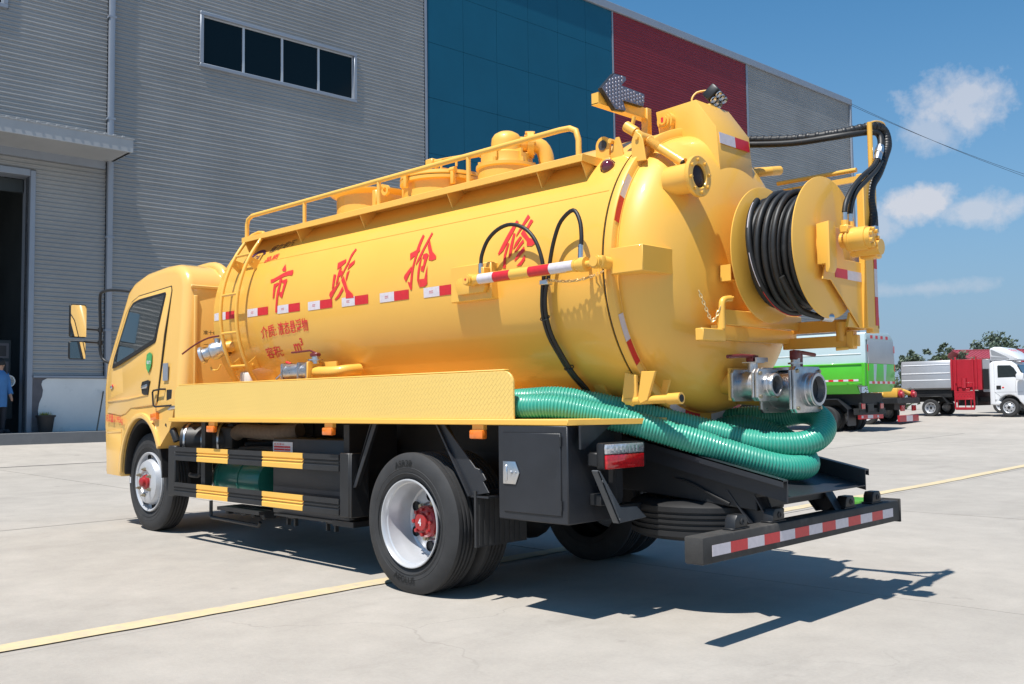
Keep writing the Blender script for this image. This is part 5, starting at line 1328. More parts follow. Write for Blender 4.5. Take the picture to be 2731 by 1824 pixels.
# mast with hose hoop
m = MB().tube([(2.478, .505, 2.40), (2.478, .505, 2.95)], .016, 12).box(2.455, 2.50, .49, .515, 2.395, 2.60)
m.tube([(2.478, .505, 2.945), (2.478, .60, 2.975), (2.478, .70, 2.985), (2.478, .735, 2.96), (2.478, .715, 2.925), (2.478, .65, 2.905)], .007, 8, sub=4).tube([(2.478, .505, 2.90), (2.478, .55, 2.905)], .007, 8)
m.build('hose_mast', 'yellow', reel)
# twin hoses from the barrel over the hoop down to the reel
m = MB().tube([(1.55, .30, 2.99), (1.76, .32, 2.95), (2.05, .36, 2.905), (2.30, .42, 2.90), (2.47, .56, 2.935), (2.50, .655, 2.92), (2.52, .655, 2.83), (2.52, .60, 2.74), (2.51, .53, 2.63), (2.50, .45, 2.54), (2.50, .425, 2.45), (2.51, .43, 2.36), (2.525, .40, 2.27)], .026, 12, sub=4)
h1 = m.build('feed_hose', 'hose_rubber', reel)
m = MB().tube([(1.55, .27, 2.955), (1.76, .30, 2.915), (2.05, .34, 2.875), (2.30, .40, 2.875), (2.46, .54, 2.90), (2.495, .60, 2.885), (2.515, .575, 2.81), (2.52, .515, 2.73)], .021, 12, sub=4); m.build('feed_hose', 'hose_rubber', reel)
m = MB().cyl((2.517, .56, 2.80), (2.525, .49, 2.70), .024, 10).cyl((2.519, .545, 2.78), (2.521, .525, 2.75), .029, 8); m.build('hose_fitting', 'steel', reel)
for (q, e) in (([(2.524, .495, 2.71), (2.53, .41, 2.645), (2.535, .25, 2.56), (2.54, .11, 2.47), (2.54, .02, 2.38), (2.54, -.01, 2.31)], (2.54, -.01, 2.26)), ([(2.53, .53, 2.70), (2.54, .42, 2.62), (2.545, .28, 2.54), (2.545, .15, 2.46), (2.542, .085, 2.38), (2.54, .06, 2.31)], (2.54, .06, 2.26))):
    MB().tube(q, .0155, 10, sub=4).build('feed_hose', 'hose_rubber', reel)
    MB().cyl(q[-1], e, .016, 8).build('hose_fitting', 'steel', reel)
sp = spline([Vector(p) for p in [(2.05, .36, 2.905), (2.30, .42, 2.90), (2.47, .56, 2.935), (2.50, .655, 2.92), (2.52, .655, 2.83), (2.52, .60, 2.74), (2.51, .53, 2.63), (2.50, .45, 2.54), (2.50, .425, 2.45), (2.51, .43, 2.36), (2.525, .40, 2.27)]], 5)
for i in range(0, len(sp)-1, 1):
    d = (sp[i+1]-sp[i]).normalized(); MB().lathe([(.0262, -.013), (.029, -.009), (.029, .009), (.0262, .013)], sp[i], d, 14).build('spiral_wrap', 'plastic_black', h1)
sp = spline([Vector(p) for p in [(1.62, .305, 2.975), (1.76, .32, 2.95), (2.05, .36, 2.905), (2.30, .42, 2.90)]], 6)
for i in range(0, len(sp)-1): MB().lathe([(.0262, -.012), (.0295, -.009), (.0295, .006), (.0262, .010)], sp[i], (sp[i+1]-sp[i]).normalized(), 12).build('spiral_wrap', 'plastic_black', h1)
m = MB().cyl((2.525, .40, 2.275), (2.53, .395, 2.235), .032, 8).cyl((2.53, .395, 2.24), (2.56, .33, 2.17), .022, 10); m.build('hose_fitting', 'steel', reel)
# hinge pin with chain, square tube stub beside the reel
m = MB().tube([(1.985, -.44, 1.66), (1.985, -.44, 1.79), (1.985, -.425, 1.825), (1.985, -.385, 1.835), (1.985, -.345, 1.84)], .019, 12, sub=3).tube([(1.985, -.37, 1.83), (1.99, -.32, 1.85)], .006, 6); m.build('hinge_pin', 'yellow', reel)
m = MB()
chain_links((1.90, -.545, 1.88), (1.95, -.50, 1.70), .0, 9, 'pin_chain', reel); chain_links((1.95, -.50, 1.70), (1.985, -.455, 1.79), .02, 5, 'pin_chain', reel)
m = MB()
for a in ((-.36, -.352, 1.945, 2.04), (-.27, -.262, 1.945, 2.04)): m.box(1.93, 2.0, *a)
for a in ((-.352, -.27, 1.945, 1.952), (-.352, -.27, 2.033, 2.04)): m.box(1.93, 2.0, *a)
m.build('stop_tube', 'yellow', rdoor)

# --- valves
def gate_valve(parent, xs_, yc, zc, w, h, rb, rm, mouth_x, name):
    """flanged body along x; xs_ = first flange, middle body, second flange"""
    f1, f2 = xs_
    m = MB()
    m.lathe([(rb*.9, f1), (rb, f1+.03), (rb*1.02, (f1+f2)/2), (rb, f2-.04), (rb*.9, f2)], (0, yc, zc), (1, 0, 0), 36)
    v = m.build(name, 'alu', parent)
    def plate(x0, x1, ww, hh):
        c = .022; a, b_ = ww/2, hh/2
        p = [(yc-a+c, zc-b_), (yc+a-c, zc-b_), (yc+a, zc-b_+c), (yc+a, zc+b_-c), (yc+a-c, zc+b_), (yc-a+c, zc+b_), (yc-a, zc+b_-c), (yc-a, zc-b_+c)]
        m = MB(); m.prism(p, 'x', x0, x1, .003); return m
    plate(f1-.013, f1+.006, w*.98, h*1.0).build('valve_flange', 'alu', v)
    plate(f2-.02, f2-.002, w, h).build('valve_flange', 'alu', v)
    plate(f2+.002, f2+.022, w, h).build('valve_flange', 'alu', v)
    plate(f2-.003, f2+.003, w*.97, h*.97).build('gasket', 'plastic_black', v)
    for sy in (-1, 1):
        for sz in (-1, 1):
            c = (yc+sy*(w/2-.027), zc+sz*(h/2-.027)); MB().cyl((f2+.02, *c), (f2+.034, *c), .012, 6).build('flange_bolt', 'brass', v)
            MB().cyl((f1-.028, *c), (f1-.012, *c), .011, 6).build('flange_bolt', 'brass', v)
    m = MB(); L = mouth_x-f2
    m.lathe([(rm*1.06, f2+.02), (rm*1.06, f2+.02+L*.3), (rm, f2+.02+L*.36), (rm, f2+.02+L*.5), (rm*1.05, f2+.02+L*.55), (rm*1.05, f2+.02+L*.66), (rm, f2+.02+L*.72), (rm, mouth_x), (rm*.83, mouth_x), (rm*.80, f2+.04), (0, f2+.04)], (0, yc, zc), (1, 0, 0), 40)
    m.build('outlet', 'alu', v)
    MB().lathe([(rm*.80, f2+.045), (0, f2+.045)], (0, yc, zc), (1, 0, 0), 24).build('bore', 'dark', v)
    return v
VA = gate_valve(T, (1.905, 2.055), -.105, 1.335, .245, .19, .082, .066, 2.135, 'small_valve')
MB().box(1.875, 1.892, -.225, .015, 1.245, 1.44, .003, 1).build('valve_mount', 'yellow', VA)
MB().cyl((1.70, -.105, 1.37), (1.88, -.105, 1.345), .075, 28).build('outlet_stub', 'yellow', VA)
MB().cyl((1.975, -.105, 1.40), (1.975, -.105, 1.47), .03, 16).build('stem', 'alu', VA)
m = MB().box(1.93, 2.03, -.15, -.06, 1.468, 1.474).box(2.02, 2.03, -.15, -.02, 1.474, 1.50); m.build('lock_plate', 'steel', VA)
m = MB().box(1.95, 2.0, -.14, -.07, 1.474, 1.515, .008, 2).tube([(1.985, -.09, 1.507), (1.985, -.25, 1.508), (1.98, -.385, 1.500)], .0115, 10); m.build('valve_handle', 'red_handle', VA)
VB = gate_valve(T, (1.98, 2.185), .135, 1.305, .325, .275, .118, .096, 2.275, 'large_valve')
MB().cyl((1.70, .16, 1.33), (1.97, .16, 1.31), .11, 32).build('outlet_stub', 'yellow', VB)
MB().lathe([(0, 0), (.10, 0), (.10, .015), (.05, .02), (0, .02)], (2.07, .17, 1.425), (0, 0, 1), 32).build('bonnet', 'alu', VB)
MB().cyl((2.13, .13, 1.42), (2.13, .13, 1.495), .028, 16).cyl((2.13, .13, 1.46), (2.13, .13, 1.47), .045, 16).build('stem', 'alu', VB)
m = MB().box(2.105, 2.155, .10, .16, 1.485, 1.545, .008, 2).tube([(2.13, .11, 1.535), (2.14, .22, 1.53), (2.15, .335, 1.520)], .0125, 10).box(2.13, 2.15, .16, .19, 1.44, 1.52, .004, 1); m.build('valve_handle', 'red_handle', VB)
# left side outlets: one at the front ring, one behind the skirt
fv = MB().cyl((-2.72, -.80, 1.80), (-2.80, -.92, 1.775), .05, 20).build('front_outlet', 'yellow', T)
dirv = Vector((-.72, -.62, -.30)).normalized(); c0 = Vector((-2.80, -.92, 1.775))
m = MB(); m.lathe([(0, 0), (.085, 0), (.085, .018), (.06, .03), (.068, .06), (.078, .10), (.075, .135), (.055, .15), (.05, .20), (.052, .21), (.075, .215), (.075, .24), (.055, .245), (.045, .238), (.042, .18), (0, .18)], c0, dirv, 32); fva = m.build('valve_body', 'alu', fv)
MB().lathe([(.043, .19), (0, .19)], c0, dirv, 20).build('bore', 'dark', fv)
m = MB().cyl(c0+dirv*.09+Vector((0, 0, .05)), c0+dirv*.09+Vector((0, 0, .105)), .025, 12).box(-.04, .05, -.02, .02, 0, .006, mtx=Matrix.Translation(c0+dirv*.09+Vector((0, 0, .10)))); m.build('stem', 'steel', fv)
m = MB().tube([c0+dirv*.09+Vector((.03, 0, .125)), c0+dirv*.12+Vector((-.05, -.03, .12)), c0+dirv*.20+Vector((-.14, -.03, .09)), c0+dirv*.26+Vector((-.24, -.04, .03))], .008, 8, sub=3); m.build('valve_handle', 'red_handle', fv)
MB().tube([(-2.93, -1.0, 1.60), (-2.91, -1.0, 1.575), (-2.84, -.98, 1.575), (-2.81, -.97, 1.62)], .008, 8, sub=2).build('drip_ring', 'yellow', fv)
sv = MB().tube([(-1.30, -.99, 1.505), (-1.14, -.99, 1.50), (-1.06, -.975, 1.50), (-1.01, -.92, 1.51), (-1.0, -.80, 1.52)], .043, 20, sub=3).build('side_outlet', 'yellow', T)
MB().box(-1.325, -1.305, -1.065, -.915, 1.43, 1.585, .003, 1).box(-1.31, -1.12, -.93, -.915, 1.43, 1.585).build('outlet_flange', 'yellow', sv)
m = MB().lathe([(.07, 0), (.075, .05), (.07, .14), (.062, .20), (.07, .205)], (-1.67, -.99, 1.505), (1, 0, 0), 28); m.cyl((-1.46, -.99, 1.505), (-1.33, -.99, 1.505), .068, 24); m.build('valve_body', 'alu', sv)
for x in (-1.685, -1.455, -1.335): MB().box(x-.009, x+.009, -1.065, -.915, 1.43, 1.585, .012, 2).build('valve_flange', 'alu', sv)
m = MB().cyl((-1.31, -.99, 1.57), (-1.31, -.99, 1.625), .03, 14).cyl((-1.31, -.99, 1.595), (-1.31, -.99, 1.605), .06, 16); m.build('stem', 'steel', sv)
m = MB().box(-1.36, -1.27, -1.015, -.965, 1.625, 1.655, .008, 1).tube([(-1.30, -.99, 1.65), (-1.37, -1.0, 1.675), (-1.60, -1.02, 1.668)], .008, 8); m.build('valve_handle', 'red_handle', sv)
MB().tube([(-1.69, -1.0, 1.545), (-1.80, -1.03, 1.462)], .012, 10).build('lever', 'steel', sv)
MB().tube([(-1.70, -.96, 1.58), (-1.78, -.95, 1.60)], .012, 8).build('lever_grip', 'red_text', sv)
MB().box(-2.80, -2.62, -.80, -.66, 1.40, 1.56, .03, 3).cyl((-2.74, -.73, 1.56), (-2.74, -.73, 1.61), .03, 12).build('oil_bottle', 'white_plastic', T)

# ------------------------------------------------------------------ green suction hoses lying on deck and tray
def ribbed_hose(name, pts, r, label):
    sp = spline([Vector(p) for p in pts], 40)
    L = [0.]
    for a, b_ in zip(sp, sp[1:]): L.append(L[-1]+(b_-a).length)
    step = .0047; N = int(L[-1]/step); out = []; j = 0; rad = []
    for k in range(N+1):
        s_ = L[-1]*k/N
        while j < len(L)-2 and L[j+1] < s_: j += 1
        t = (s_-L[j])/max(1e-9, L[j+1]-L[j]); out.append(sp[j].lerp(sp[j+1], t))
        ph = s_/.0188 % 1.
        rad.append(r+(.0042 if .05 < ph < .55 else -.001))
    m = MB(); m.tube(out, r, 20, rr=rad)
    o = m.build(name, 'green_hose', ang=180)
    o.data.materials.append(M['green_hose2'])
    nf = len(o.data.polygons); 
    for i, p in enumerate(o.data.polygons):
        ring = i//20
        if ring < N and .05 < (L[-1]*(ring+.5)/N)/.0188 % 1. < .55: p.material_index = 1
    tag(o, label, 'hose', 'green suction hoses')
    return o
hr_ = .070
near = [(.60, -1.035, 1.224), (.97, -1.04, 1.226), (1.15, -.975, 1.222), (1.30, -.868, 1.188), (1.48, -.748, 1.138), (1.68, -.60, 1.068), (1.88, -.44, .985), (2.05, -.275, .905), (2.15, -.15, .862), (2.205, -.03, .848), (2.205, .09, .86), (2.13, .20, .90), (2.0, .29, .97), (1.85, .30, 1.04), (1.70, .22, 1.08), (1.52, .10, 1.05), (1.35, 0, 1.02)]
ribbed_hose('suction_hose', near, hr_, 'nearer green ribbed suction hose, bent back low on the black rear tray')
far = [(.55, -.90, 1.25), (.86, -.90, 1.265), (1.04, -.83, 1.272), (1.19, -.73, 1.247), (1.37, -.615, 1.20), (1.61, -.415, 1.12), (1.79, -.255, 1.056), (1.95, -.15, 1.005), (2.10, -.055, .982), (2.20, .05, .985), (2.245, .16, 1.02), (2.235, .26, 1.078), (2.15, .35, 1.14), (2.03, .39, 1.165), (1.88, .37, 1.14), (1.65, .28, 1.13), (1.45, .2, 1.1)]
ribbed_hose('suction_hose', far, hr_, 'farther green ribbed suction hose, looping up under the large rear valve')
# ------------------------------------------------------------------ vehicles parked across the yard
def simple_wheel(par, x, y, z, r_, w, sy, dual=False, name='wheel'):
    m = MB(); tyre_simple = [(r_*.62, -w*.40), (r_*.80, -w*.5), (r_*.95, -w*.48), (r_, -w*.36), (r_, w*.36), (r_*.95, w*.48), (r_*.80, w*.5), (r_*.62, w*.40)]
    m.lathe(tyre_simple, (x, y-sy*w/2, z), (0, sy, 0), 32)
    o = m.build(name, 'rubber', par)
    d = -.09 if dual else .0
    m = MB(); m.lathe([(r_*.64, -w*.1), (r_*.63, .0), (r_*.58, -.01), (r_*.54, -.05+d*.5), (r_*.48, -.03+d), (r_*.30, -.005+d), (r_*.26, .012+d), (0, .012+d)], (x, y, z), (0, sy, 0), 28); m.build('rim', 'silver', o)
    m = MB(); m.lathe([(r_*.16, d), (r_*.15, .035+d), (0, .045+d)], (x, y, z), (0, sy, 0), 12); m.build('hub', 'plastic_black', o)
    for k in range(6):
        a = 2*PI*k/6; m = MB(); m.lathe([(r_*.07, .0), (0, .001)], (x+r_*.42*math.cos(a), y+sy*(d-.012), z+r_*.42*math.sin(a)), (0, sy, 0), 8); m.build('vent_hole', 'dark', o)
    return o
# green and grey bin lorry, rear towards us
gx, gy = -7.76, 22.88
gz = ground_z(-9, 23)-.03
G = tag(empty('bin_lorry', (gx, gy, gz)), 'bin lorry with pale grey upper body and bright green lower body behind the tanker', 'bin lorry')
H = lambda z: z-gz
rp = [(.0, H(1.60)), (-.0, H(3.14)), (.06, H(3.22)), (1.72, H(3.24)), (1.98, H(2.98)), (2.0, H(1.68)), (1.95, H(1.60))]
m = MB(); m.prism(rp, 'x', -5.2, -.02, .02); body = m.build('body', 'pale_body', G)
m = MB(); m.prism([(.02, H(2.02)+.25), (.02, H(1.60)), (.10, H(1.40)), (1.62, H(1.42)), (1.90, H(1.62)), (2.0, H(2.27))], 'x', -.01, .03, .008); m.build('tail_plate', 'green_body', G)
m = MB(); m.prism([(.10, H(2.275)), (.10, H(2.99)), (1.90, H(2.98)), (1.95, H(2.275))], 'x', -.01, .028, .008); tp = m.build('tail_panel', 'silver_body', G)
m = MB(); m.prism([(.03, H(2.99)), (.03, H(3.16)), (1.74, H(3.20)), (1.96, H(2.97))], 'x', -.04, .012, .01); m.build('tail_header', 'pale_body', G)
for y in (.42, 1.12): MB().prism([(y, H(1.72)), (y+.14, H(1.72)), (y+.34, H(2.30)), (y-.10+.10, H(2.30))] if False else [(y, H(1.70)), (y+.12, H(1.70)), (y+.24, H(2.26)), (y+.02, H(2.26))], 'x', .03, .034).build('bright_stripe', 'pale_body', G)
for k in range(4): MB().box(.012, .016, .30+.36*k, .46+.36*k, H(3.03), H(3.13)).build('red_tape', 'red_tape', G)
for k in range(10): MB().box(.031, .035, .10+.18*k, .10+.18*k+.178, H(1.66), H(1.735)).build('red_tape' if k % 2 else 'white_tape', 'red_tape' if k % 2 else 'white_tape', G)
for z in (2.05, 2.62): 
    for y in (.05, 1.93): MB().box(.03, .034, y-.02, y+.03, H(z), H(z+.22)).build('red_tape', 'red_tape', G)
m = MB(); m.box(-5.15, -.05, -.09, 0, H(1.62), H(2.26), .02, 2).box(-5.15, -.02, -.12, .0, H(2.24), H(2.29), .01, 1).box(-.10, -.0, -.13, .02, H(1.6), H(2.29), .01, 1).prism([(.0, H(1.62)), (-.06, H(1.62)), (.08, H(1.36)), (.2, H(1.36))], 'x', -5.1, -.3); m.build('side_skirt', 'green_body', G)
MB().box(-5.1, -.16, -.012, .0, H(2.555), H(2.585), .004, 1).build('white_stripe', 'white', G)
for k in range(16): MB().box(-.22-.16*(k+1), -.22-.16*k-.002, -.0945, -.091, H(1.74), H(1.80)).build('white_tape' if k % 2 == 0 else 'red_tape', 'white_tape' if k % 2 == 0 else 'red_tape', G)
m = MB().tube([(-.6, -.10, H(1.70)), (-.4, -.14, H(1.66)), (-.2, -.12, H(1.69)), (-.12, -.10, H(1.67))], .012, 6); m.build('side_catch', 'green_body', G)
m = MB().box(-5.0, -.25, .55, .63, .62, .85).box(-5.0, -.25, 1.35, 1.43, .62, .85).box(-4.9, -.3, .3, 1.7, .85, 1.22).box(-.5, -.3, .1, 1.9, .55, .75); m.build('chassis', 'dark', G)
m = MB(); m.box(-1.75, -.95, -.02, .55, 1.02, 1.05, .01).prism([(-.95, 1.05), (-.95, 1.02), (-.62, .70), (-.60, .74)], 'y', -.02, .55).box(-.66, -.62, .0, .5, .22, .72); m.build('mudguard', 'black_sheet', G)
m = MB(); m.box(-.40, -.30, .15, 1.75, .42, .56, .01, 1); bpr = m.build('bumper', 'red_tape', G)
for y in (.2, .64, .78, 1.3): MB().box(-.299, -.296, y, y+.12, .455, .525).build('white_tape', 'white_tape', bpr)
MB().box(-.299, -.297, .62, 1.0, .44, .54).build('white_tape', 'white_tape', bpr)
for y in (.06, 1.36): 
    b_ = MB().box(-.32, -.24, y, y+.3, .70, .92, .01, 1).build('tail_lamp', 'plastic_black', G); MB().box(-.24, -.225, y+.03, y+.27, .73, .89, .01, 1).build('red_lens', 'red_lens', b_)
MB().box(-.32, -.28, .55, 1.05, .66, .90, .01, 1).build('number_plate_holder', 'black', G)
for y, sy in ((-.04, -1), (1.98, 1)): simple_wheel(G, -1.35, y, .41, .41, .24, sy, True)
for y, sy in ((.26, -1), (1.68, 1)): simple_wheel(G, -1.35, y, .41, .41, .24, sy, True)
simple_wheel(G, -4.7, .0, .41, .41, .22, -1); simple_wheel(G, -4.7, 1.95, .41, .41, .22, 1)
m = MB(); m.prism([(-5.3, .6), (-6.9, .6), (-6.95, 1.3), (-6.6, 2.3), (-5.3, 2.4)], 'y', .05, 1.9, .08, seg=3); m.build('cab', 'white', G)

# low truck carrying yellow pipework between the two lorries
kx, ky = -8.75, 27.1; kz = ground_z(kx, ky)-.03
K = tag(empty('flatbed_truck', (kx, ky, kz)), 'low flatbed truck with yellow pipework and red couplings, seen past the green lorry', 'flatbed truck')
m = MB().box(-4.5, .1, 0, 1.9, .72, .92, .01, 1).box(-4.4, -.2, .45, 1.45, .5, .72); m.build('bed', 'black', K)
m = MB().tube([(-1.6, .3, 1.0), (-.5, .35, 1.02), (.05, .42, 1.0)], .09, 12).box(-.5, .0, .25, .75, .92, 1.25, .04, 2).tube([(-.3, .5, 1.18), (-.2, 1.2, 1.15), (-.05, 1.4, 1.05)], .08, 12).box(-2.2, -.6, .2, 1.5, .92, 1.06, .02); m.build('yellow_pipework', 'yellow', K)
for y in (.42, 1.45):
    m = MB().lathe([(0, 0), (.15, 0), (.16, .04), (.11, .06), (.10, .12), (0, .12)], (.02, y, 1.03), (1, 0, 0), 20); m.build('red_coupling', 'red_body', K)
m = MB().box(.02, .10, .15, 1.75, .02+.08, .32, .01, 1); kb = m.build('bumper', 'red_body', K)
MB().box(.101, .104, .70, 1.22, .11, .31).build('white_tape', 'white_tape', kb)
for y in (.35, 1.3): MB().box(.03, .09, y, y+.28, .46, .66, .01, 1).build('tail_lamp', 'red_lens', K)
for y, sy in ((0, -1), (1.9, 1)): simple_wheel(K, -1.0, y, .38, .38, .22, sy, True); simple_wheel(K, -4.0, y, .38, .38, .22, sy)
m = MB(); m.prism([(-4.6, .5), (-6.0, .5), (-6.0, 1.2), (-5.7, 1.95), (-4.6, 2.0)], 'y', .05, 1.85, .08, seg=3); m.build('cab', 'white', K)

# white small truck with a grey bin body and red bin lifter, facing right
wx, wy = -9.6, 32.35; wz = ground_z(wx, wy)-.03
W_ = tag(empty('small_refuse_truck', (wx, wy, wz)), 'small white cab refuse truck with grey bin body and red side bin lifter', 'refuse truck')
m = MB(); m.prism([(.0, 1.08), (.0, 1.98), (.08, 2.12), (1.62, 2.12), (1.7, 1.98), (1.7, 1.08), (1.5, .98), (.2, .98)], 'x', -1.08, .80, .02); bn = m.build('bin_body', 'silver_body', W_)
m = MB().box(-1.06, .78, -.012, .0, 1.62, 1.66, .004, 1).box(-1.06, .78, -.008, .0, 1.36, 1.40, .004, 1).prism([(.0, 1.94), (-.012, 1.95), (.07, 2.10), (.08, 2.09)], 'x', -1.0, .78); m.build('pressed_rib', 'white', bn)
m = MB().tube([(-1.08, -.02, 1.13), (-.95, -.05, 1.09), (-.75, -.04, 1.10), (-.7, -.02, 1.12)], .016, 6); m.build('tail_catch', 'steel', W_)
m = MB().box(-1.0, 3.0, .35, .43, .55, .72).box(-1.0, 3.0, 1.27, 1.35, .55, .72).box(-.9, .8, .1, 1.6, .72, .98).box(1.0, 1.7, .1, 1.5, .4, .95); m.build('chassis', 'dark', W_)
m = MB().box(-.45, .45, -.01, .45, .74, .77, .01, 1).prism([(.45, .77), (.45, .74), (.66, .46), (.68, .50)], 'y', -.01, .45).prism([(-.45, .77), (-.45, .74), (-.62, .50), (-.64, .54)], 'y', -.01, .45); m.build('mudguard', 'black', W_)
# lifter
m = MB().box(.80, 1.92, -.02, .4, .98, 2.12, .01, 1)
lf = m.build('bin_lifter', 'red_body', W_)
m = MB()
for x in (.84, .98, 1.60, 1.72): m.box(x, x+.055, -.09, -.02, 1.0 if x in (.84, 1.72) else .52, 2.16+(.06 if x in (.98, 1.72) else 0), .006, 1)
m.build('guide_rail', 'red_body', lf)
m = MB()
for z in (.28, .62, .90, 1.24): m.box(.95, 1.68, -.13, -.09, z, z+.04 if z < 1.2 else z+.015, .004, 1)
for x in (.95, 1.63): m.box(x, x+.05, -.13, -.09, .28, 1.25, .004, 1)
m.box(1.0, 1.63, -.125, -.10, .66, .90, .004, 1).box(.98, 1.66, -.12, -.10, .24, .34, .004, 1)
for x in (1.05, 1.32, 1.52): m.box(x, x+.03, -.12, -.1, .34, .62)
m.cyl((1.30, -.08, 1.05), (1.30, -.08, 1.42), .09, 12).box(1.1, 1.5, -.11, -.03, .94, 1.04, .01, 1)
m.build('lift_carriage', 'red_body', lf)
m = MB()
for i in range(9): m.box(1.08+.055*i, 1.11+.055*i, -.128, -.124, .74+.06*(i % 2), .755+.06*(i % 2))
m.build('carriage_slot', 'dark', lf)
MB().box(1.93, 2.18, .05, 1.6, .9, 2.10, .01, 1).build('headboard', 'silver_body', W_)
m = MB().box(1.95, 2.15, .0, .06, 1.0, 1.75, .01, 1); m.build('control_box', 'plastic_black', W_)
# cab
cp = [(2.16, .42), (2.48, .40), (2.56, .50)]+[(2.81+.40*math.cos(R(a)), .36+.42*math.sin(R(a))) for a in range(150, 10, -14)]+[(3.28, .42), (3.70, .42), (3.78, .70), (3.72, 1.10), (3.35, 1.32), (3.08, 1.86), (2.92, 1.99), (2.70, 2.03), (2.28, 2.01), (2.18, 1.93)]
m = MB(); m.prism(cp, 'y', .0, 1.68, .05, seg=3); wc = m.build('cab', 'white', W_)
def sidepl(poly, d, name, mt, y=0): m = MB(); m.prism(poly, 'y', y-d, y+.02, .003, seg=1); return m.build(name, mt, wc)
sidepl([(2.46, 1.41), (2.46, 1.83), (2.49, 1.86), (2.90, 1.85), (3.02, 1.75), (3.24, 1.36), (3.20, 1.36), (3.02, 1.42)], .004, 'side_window', 'glass')
sidepl([(2.40, .98), (2.40, 1.12), (2.56, 1.12), (2.56, .98)], .006, 'door_handle', 'plastic_black')
MB().ball((2.63, -.004, 1.05), .035, 10, (1.2, .3, .8)).build('door_emblem', 'red_text', wc)
m = MB().box(2.34, 2.344, -.003, .0, .50, 1.95).box(3.05, 3.054, -.003, 0, .86, 1.3); m.tube([(2.34, -.001, .88), (2.56, -.001, .70)], .004, 5).tube([(2.34, -.001, .88), (3.3, -.001, .88)], .003, 5); m.build('door_gap', 'plastic_black', wc)
for dx in (0, .04): MB().prism([(2.34+dx, .55), (2.355+dx, .55), (2.375+dx, .62), (2.36+dx, .62)], 'y', -.003, .0).build('door_print', 'black_text', wc)
m = MB(); m.prism([(3.15, 1.30), (3.38, 1.30), (3.40, 1.52), (3.34, 1.56), (3.18, 1.55), (3.14, 1.5)], 'y', -.25, -.10, .03, seg=3); m.build('door_mirror', 'white', wc)
MB().tube([(3.2, .0, 1.32), (3.24, -.15, 1.36)], .02, 8).build('mirror_stalk', 'plastic_black', wc)
m = MB(); m.prism([(3.36, 1.34), (3.10, 1.86), (3.12, 1.87), (3.39, 1.345)], 'y', .1, 1.58); m.build('windscreen', 'glass', wc)
dp = [(2.18, 2.04), (2.17, 2.42), (2.20, 2.50), (2.34, 2.545), (2.56, 2.53), (2.85, 2.38), (3.12, 2.14), (3.16, 2.06), (3.1, 2.035)]
m = MB(); m.prism(dp, 'y', .10, 1.58, .06, seg=3); df = m.build('roof_deflector', 'white', W_)
m = MB(); m.prism([(2.22, 2.44), (2.26, 2.45), (2.75, 2.18), (2.80, 2.14), (2.25, 2.24)], 'y', .094, .11, .0); m.prism([(2.22, 2.20), (2.85, 2.12), (2.85, 2.06), (2.24, 2.06)], 'y', .094, .11); m.build('deflector_panel', 'silver_body', df)
m = MB()
for k in range(3):
    for q in range(3): m.box(0, .10-.02*q, .45+.28*k, .50+.28*k+.05*q, .004, .008, mtx=Matrix.Translation((2.72+.05*q, 0, 2.455-.035*q)) @ Matrix.Rotation(R(32), 4, 'Y'))
m.build('deflector_print', 'red_text', df)
for x in (.0, 2.81):
    for y, sy in ((-.02, -1), (1.70, 1)): simple_wheel(W_, x, y, .325, .325, .19, sy, x == 0)
W2 = copy_tree(W_); W2.location = (wx+1.2, wy+4.2, ground_z(wx+1.2, wy+4.2)-.03)
W2['label'] = 'second white truck, only its roof deflector showing behind the first at the right edge'

# ------------------------------------------------------------------ trees, bushes, the red roofed house and cables
def tree(name, x, y, h, w, label, cat='tree', mt='leaf', trunk=.3, n=900, leaf=.30, group=None, seed=1):
    rg = random.Random(seed); gz_ = ground_z(x, y)-.03
    t = tag(empty(name, (x, y, gz_)), label, cat, group)
    m = MB(); th = h*.62
    sp = [(0, 0, 0), (rg.uniform(-.1, .1), rg.uniform(-.1, .1), th*.5), (rg.uniform(-.2, .2), rg.uniform(-.2, .2), th)]
    m.tube(sp, .1, 8, rr=[h*.026, h*.018, h*.008], sub=0)
    tips = []
    for k in range(9):
        z0 = h*rg.uniform(trunk, .6); a = rg.uniform(0, 2*PI); l = w*rg.uniform(.25, .48); e = Vector((math.cos(a)*l, math.sin(a)*l, z0+h*rg.uniform(.08, .30)))
        m.tube([(0, 0, z0), e*.5+Vector((0, 0, z0*.42)), e], .05, 6, rr=[h*.010, h*.007, h*.003]); tips.append(e)
    m.build('trunk', 'bark', t)
    b = MB(); cl = []
    for k in range(26):
        if k < len(tips): c = tips[k]
        else:
            a = rg.uniform(0, 2*PI); zz = rg.uniform(trunk, .97); pr = math.sin(PI*min(1, max(.08, (zz-trunk)/(1-trunk)*.86+.12)))
            c = Vector((math.cos(a)*w*.42*pr*rg.uniform(.2, 1), math.sin(a)*w*.42*pr*rg.uniform(.2, 1), h*zz))
        cl.append((c, w*rg.uniform(.09, .20)))
    for _ in range(n):
        c, r_ = rg.choice(cl)
        d = Vector((rg.gauss(0, 1), rg.gauss(0, 1), rg.gauss(0, .8))); d = d.normalized()*r_*(rg.random()**.45)
        p = c+d; nrm = Vector((rg.gauss(0, 1), rg.gauss(0, 1), rg.gauss(.6, 1))).normalized(); u_ = nrm.orthogonal().normalized(); v_ = nrm.cross(u_)
        s_ = leaf*rg.uniform(.5, 1.2)
        b.face([p-u_*s_, p+v_*s_*.5, p+u_*s_, p-v_*s_*.5])
    o = b.build('crown', mt, t, smooth=False, normals=False); o['kind'] = 'stuff'
    return t
tg = 'trees beyond the parked trucks'
tree('tree', -77.7, 193.8, 9.4, 2.9, 'smallest round tree top left of the grey bin body, far beyond the trucks', group=tg, n=600, leaf=.35, trunk=.5, seed=2)
